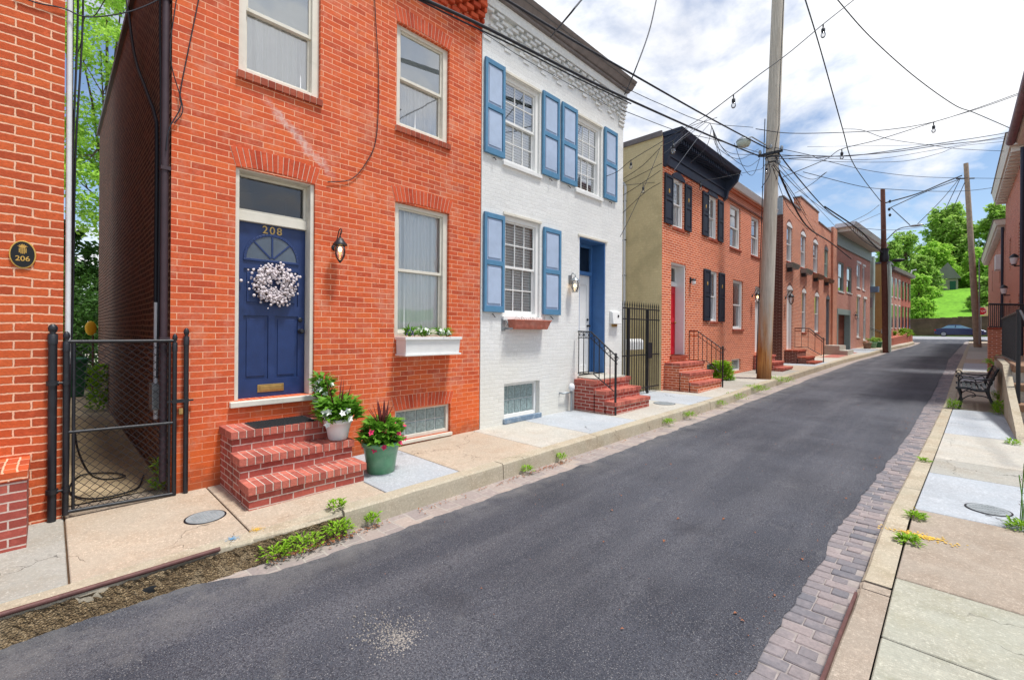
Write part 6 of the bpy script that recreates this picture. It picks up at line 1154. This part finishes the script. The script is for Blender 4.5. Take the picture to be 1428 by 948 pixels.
for k in range(420):
    Y=r_.uniform(1.6,14)**1; side=r_.random()<.45; x=(KR(Y)-.32-abs(r_.gauss(0,.12))) if side else r_.uniform(-3.5,-.9); z=g(Y)-.178+.045*((x-AL(Y))/(AR(Y)-AL(Y)))+.03*4*.6*((x-AL(Y))/(AR(Y)-AL(Y)))*(1-((x-AL(Y))/(AR(Y)-AL(Y))))+.008; s=r_.uniform(.006,.02) if r_.random()<.12 else r_.uniform(.003,.007); m.leaf((x,Y,z),(r_.gauss(0,1),r_.gauss(0,1),.05),(0,0,1),s*2,s*1.3,.5)
m.build('leaf_litter',M['deadleaf'],None,kind='stuff',cat='litter',label='dry leaf crumbs and chips scattered over the asphalt')
m=MB()
for k in range(700):
    Y=r_.choice([r_.gauss(1.7,.25),r_.gauss(4.6,.35),r_.uniform(1.2,12)]); x=-3.94+abs(r_.gauss(0,.05)); z=g(Y)-.183; s=r_.uniform(.006,.018); m.leaf((x,Y,z),(r_.gauss(0,1),r_.gauss(0,1),.2),(0,0,1),s*2,s,.5)
m.build('leaf_litter',M['deadleaf'],None,kind='stuff',cat='litter',label='brown leaf litter gathered at the foot of the left kerb')
# ------------------------------------------------------------------ overhead cables and string lights
PT=lambda dx=0,dz=0: Vector((A.x+dx,16.0,A.z+dz))
D=lambda L,d0,d1: [at(x,y,d0+(d1-d0)*i/(len(L)-1)) for i,(x,y) in enumerate(L)]
cable('heavy twisted cable from the orange house eaves to the big utility pole',[onX(x,y,-5.0) for x,y in ((560,-18),(593,0),(680,40),(793,98),(870,136),(991,190),(1054,216))]+[PT(-.1,-.1)],.024)
cable('second cable hugging the heavy twisted cable from the orange house eaves',[onX(x,y,-5.02) for x,y in ((560,-12),(640,28),(720,66),(800,107),(880,145))],.012)
cable('thick upper cable passing over the white house gutter to the big pole',[onX(x,y,-4.6) for x,y in ((690,-9),(706,0),(793,53),(870,97),(981,160),(1054,199))]+[PT(-.05,.15)],.02)
cable('cable leaving the white house corner towards the big pole',[onX(868,121,-5.3),onX(920,145,-5.1),onX(985,171,-4.9),onX(1050,178,-4.6)],.008)
cable('lower cable leaving the white house corner above the olive wall',[onX(868,154,-5.4),onX(945,183,-5.2),onX(1000,196,-5.0),onX(1062,214,-4.6)],.008)
cable('short cable rising from the gutter of the white house into the sky',[onX(768,52,-5.3),at(793,22,5.6),at(818,-8,6)],.012)
cable('cable rising steeply from the white house roof end into the sky',[onX(871,132,-5.3)]+D([(883,105),(905,45),(917,-8)],8,9),.012)
heavy=[(1078,226),(1091,252),(1124,314),(1158,338),(1187,361)]
cable('heavy drooping cable from the big pole to the garage house',[PT(.15,-.1)]+[at(x,y,d) for (x,y),d in zip(heavy[1:],(15,19,25,31))],.03)
cable('long taut cable from the big pole to the dark red-brown pole',[PT(.2,0)]+D([(1106,240),(1150,290),(1180,313),(1205,336),(1232,352)],15.5,31),.02)
cable('cable sweeping down from the sky to the dark red-brown pole',D([(1120,-10),(1123,0),(1144,69),(1175,180),(1187,222),(1205,251),(1229,282)],11,31),.022)
cable('long cable falling across the sky to the right edge eaves',D([(1162,-8),(1168,0),(1212,50),(1273,105),(1330,146),(1360,158),(1418,183)],12,20),.016)
cable('upper of the two cables converging on the right edge',D([(1054,180),(1101,186),(1173,185),(1239,181),(1299,171),(1357,153),(1432,126)],14,16),.012)
st_=thing('string_lights','string of clear bulbs rising from the white house corner into the sky','string lights',(-5,9.3,5.5))
def strlight(root,L,d0,d1,bulbs,r=.011,big=1.0,s=1.0):
    pts=[at(x,y,d0+(d1-d0)*i/(len(L)-1)) for i,(x,y) in enumerate(L)]; m=MB(); m.tube(smooth_pts(pts,8),r,5); m.build('cord',M['wire'],root)
    for px,py in bulbs:
        xs=[p[0] for p in L]; i=min(range(len(L)-1),key=lambda k:abs((L[k][0]+L[k+1][0])/2-px)); u=(px-L[i][0])/(L[i+1][0]-L[i][0]); d=(d0+(d1-d0)*(i+u)/(len(L)-1)); p=at(px,py,d); k=s*d/10
        m=MB(); m.tube([p+Vector((0,0,.0)),p-Vector((0,0,.08*k))],.012*k,5); m.lathe((p.x,p.y,p.z-.16*k),[(.022*k,0),(.032*k,.02*k),(.032*k,.07*k),(.015*k,.09*k)],10); so_=m.build('socket',M['black'],root); m=MB(); m.ball((p.x,p.y,p.z-.20*k),.042*k,10,8,1,1,1.35); m.build('bulb',M['bulbglass'],so_)
strlight(st_,[(985,161),(1023,132),(1054,108),(1100,74),(1148,34),(1196,-4)],9.5,11,[(1023,132),(1148,34)],s=1.2)
t=thing('string_lights','string light cord with two bulbs spanning to the right edge','string lights',(-3,16,6)); strlight(t,[(1092,247),(1150,223),(1174,208),(1225,195),(1304,170),(1370,150),(1432,128)],13.8,16,[(1174,208),(1302,171)],s=.9,r=.012)
t=thing('string_lights','string lights crossing the olive wall, upper strand','string lights',(-5.5,10,5)); strlight(t,[(833,250),(860,240),(880,224),(921,199),(985,161)],10.2,9.5,[(835,247),(880,223)],s=.8,r=.007)
t=thing('string_lights','string lights crossing the olive wall, lower strand','string lights',(-5.5,10,4.6)); strlight(t,[(800,257),(827,261),(865,259),(897,256),(923,254),(976,253),(1062,236)],9.6,14,[(828,261),(897,257),(977,253)],s=.8,r=.007)
t=thing('string_lights','single string light bulb hanging under the dark cornice','string lights',(-5,11.4,6.5)); strlight(t,[(921,204),(939,196),(960,178),(1000,164)],10.9,11,[(939,196)],s=1.2,r=.007)
t=thing('string_lights','string light bulb dangling at the shaft of the big pole','string lights',(-4.3,15.6,6)); strlight(t,[(1062,236),(1069,229),(1080,232)],13.2,13.2,[(1069,230)],s=.8,r=.008)
for i,(L,d0,d1) in enumerate((([(1075,219),(1120,217),(1180,218),(1239,211),(1299,202),(1371,191),(1418,183)],14,19),([(1075,222),(1150,219),(1239,213),(1310,203),(1371,196),(1418,188)],14,19),([(1090,216),(1187,223),(1239,220),(1299,210),(1371,197),(1418,192)],14,19),([(1100,222),(1180,226),(1260,225),(1310,214),(1340,204),(1418,196)],14,19),([(1126,205),(1181,204),(1260,203),(1330,200)],20,24))): cable('cable of the dark bundle running from the big pole to the right edge',D(L,d0,d1),.014 if i<2 else .008,'wire','cables bundled from the big pole to the right edge')
cable('thin cable slanting from mid sky to the right edge below the bundle',D([(1175,180),(1203,182),(1239,194),(1299,203),(1340,208),(1400,211)],14,19),.009)
cable('long low cable from the big pole to the right edge',D([(1080,206),(1131,217),(1146,223),(1217,239),(1291,247),(1387,249),(1430,249)],14,22),.010)
cable('long level cable above the top of the dark red-brown pole',D([(1120,240),(1200,260),(1240,264),(1304,267),(1351,266),(1399,260)],22,30),.016)
cable('upper cable between the dark red-brown pole and the pale leaning pole',[onY(1235,283,39.9),onY(1280,270,43),onY(1316,255,46),onY(1341,245,48)],.045)
cable('lower cable between the dark red-brown pole and the pale leaning pole',[onY(1241,290,39.9),onY(1290,268,44),onY(1341,249,48)],.03)
cable('cable from the dark red-brown pole to the lamp arm',[onY(1243,290,39.9),onY(1269,314,39.9)],.025)
cable('guy cable from the lamp arm up to the pale leaning pole',[onY(1279,313,40),onY(1312,280,44),onY(1339,248,48)],.022)
cable('left of two short drop cables under the pale leaning pole top',[onY(1318,293,48),onY(1339,249,48)],.022); cable('right of two short drop cables under the pale leaning pole top',[onY(1328,293,48),onY(1347,251,48)],.022)
cable('thick cable along the grey cornice to the dark red-brown pole',D([(1150,288),(1196,319),(1216,339),(1233,355)],26,31),.04)
for i,(L,d0,d1,r) in enumerate((([(1078,230),(1110,276),(1124,300)],13.5,20,.012),([(1078,228),(1120,270),(1160,300),(1190,318)],13.5,28,.012),([(1076,232),(1098,262),(1140,330)],13.5,22,.01),([(1080,222),(1115,262),(1165,316)],13.5,26,.01),([(1078,236),(1100,290),(1128,322)],13.5,22,.01),([(1080,226),(1130,250),(1153,240)],13.5,16,.008),([(1108,270),(1130,258),(1153,240)],20,16,.01),([(1186,310),(1210,298),(1226,286)],28,31,.02),([(1188,315),(1229,297)],28,31,.016),([(1195,318),(1245,321),(1290,316)],28,34,.016),([(1068,212),(1074,240),(1062,262)],13.4,13.4,.01))): cable('thin service wire fanning from the big utility pole',D(L,d0,d1),r,'wireg' if i in (1,3,7,8) else 'wire','thin service wires fanning from the utility poles')
for i,(L,d0,d1) in enumerate((([(1058,208),(1030,222),(1000,205),(994,180)],13.2,12),([(1058,216),(1020,214),(1003,200),(990,172)],13.2,12),([(1060,222),(1040,232),(1010,210),(992,176)],13.2,12),([(990,172),(975,190),(940,238)],12,11.6),([(993,176),(985,205),(962,228)],12,12),([(994,180),(1002,215),(1009,233)],12,12.4),([(985,170),(950,196),(925,215)],12,11.3),([(988,165),(960,185),(935,206)],12,11.3),([(994,182),(1010,225),(1035,245)],12,13),([(921,205),(905,245),(880,300),(865,330)],11,9.9),([(1062,213),(1050,244),(1036,232),(1024,200)],13.2,13))): cable('thin loose service wire left of the big utility pole',D(L,d0,d1),.007,'wireg' if i%4==3 else 'wire','loose service wires left of the big pole')
for i,L in enumerate((((865,252),(895,232),(921,206)),((865,275),(895,256),(921,238)),((865,300),(900,268),(921,255)),((865,258),(900,240),(923,228)))): cable('thin wire crossing the olive side wall',[onY(x,y,11.3) for x,y in L],.008,'wire','thin wires on the olive side wall')
# ------------------------------------------------------------------ sky and sun
w=bpy.data.worlds.new('World'); sc.world=w; w.use_nodes=True; nt=w.node_tree; bg=nt.nodes['Background']
SE,SR=rad(70),rad(72)   # elevation; direction towards +X +Y
sky=nt.nodes.new('ShaderNodeTexSky'); sky.sky_type='NISHITA'; sky.sun_disc=False; sky.sun_elevation=SE; sky.sun_rotation=SR; sky.air_density=1.0; sky.dust_density=.6; sky.ozone_density=1.5
tc=nt.nodes.new('ShaderNodeTexCoord'); sp=nt.nodes.new('ShaderNodeSeparateXYZ'); nt.links.new(tc.outputs['Generated'],sp.inputs[0])
def mth(op,a,b=0,clamp=False):
    n=nt.nodes.new('ShaderNodeMath'); n.operation=op; n.use_clamp=clamp
    for i,x in enumerate((a,b)):
        if isinstance(x,(int,float)): n.inputs[i].default_value=x
        else: nt.links.new(x,n.inputs[i])
    return n.outputs[0]
z=mth('ADD',mth('MAXIMUM',sp.outputs[2],0),.34); cv=nt.nodes.new('ShaderNodeCombineXYZ'); nt.links.new(mth('DIVIDE',sp.outputs[0],z),cv.inputs[0]); nt.links.new(mth('DIVIDE',sp.outputs[1],z),cv.inputs[1]); cv.inputs[2].default_value=3.7
def nz(scale,det,rough,off=0,dist=0):
    m=nt.nodes.new('ShaderNodeMapping'); m.inputs['Location'].default_value=(off,off*.7,off*.3); nt.links.new(cv.outputs[0],m.inputs[0])
    n=nt.nodes.new('ShaderNodeTexNoise'); n.inputs['Scale'].default_value=scale; n.inputs['Detail'].default_value=det; n.inputs['Roughness'].default_value=rough; n.inputs['Distortion'].default_value=dist; nt.links.new(m.outputs[0],n.inputs['Vector']); return n.outputs['Fac']
def mrr(f,a,b,c=0,d=1):
    n=nt.nodes.new('ShaderNodeMapRange'); n.clamp=True; nt.links.new(f,n.inputs[0]); 
    for i,x in enumerate((a,b,c,d)): n.inputs[i+1].default_value=x
    return n.outputs[0]
cov=mrr(nz(1.9,8,.58,1.3,.2),.435,.565)
shade=mrr(nz(1.5,8,.6,7.0),.40,.62)
def mixc(f,a,b):
    n=nt.nodes.new('ShaderNodeMix'); n.data_type='RGBA'; nt.links.new(f,n.inputs[0])
    for i,x in ((6,a),(7,b)):
        if isinstance(x,tuple): n.inputs[i].default_value=x+(1,)
        else: nt.links.new(x,n.inputs[i])
    return n.outputs[2]
cl=mixc(shade,(8.9,9.0,9.2),(6.0,6.2,6.8))
skyb=nt.nodes.new('ShaderNodeVectorMath'); skyb.operation='SCALE'; nt.links.new(sky.outputs[0],skyb.inputs[0]); skyb.inputs[3].default_value=1.25
nt.links.new(mixc(cov,skyb.outputs[0],cl),bg.inputs[0]); bg.inputs[1].default_value=.10
sd=bpy.data.lights.new('sun','SUN'); sd.energy=3.3; sd.angle=rad(9); sd.color=(1,.97,.92); so=bpy.data.objects.new('sun',sd); COL.objects.link(so)
v=Vector((math.cos(SE)*math.sin(SR),math.cos(SE)*math.cos(SR),math.sin(SE))); so.rotation_euler=v.to_track_quat('Z','Y').to_euler(); so.location=(20,20,30)
sc.render.engine='CYCLES'; sc.view_settings.view_transform='Standard'; sc.view_settings.look='None'; sc.view_settings.gamma=1; sc.view_settings.exposure=.45
sc.cycles.max_bounces=6; sc.cycles.transparent_max_bounces=12
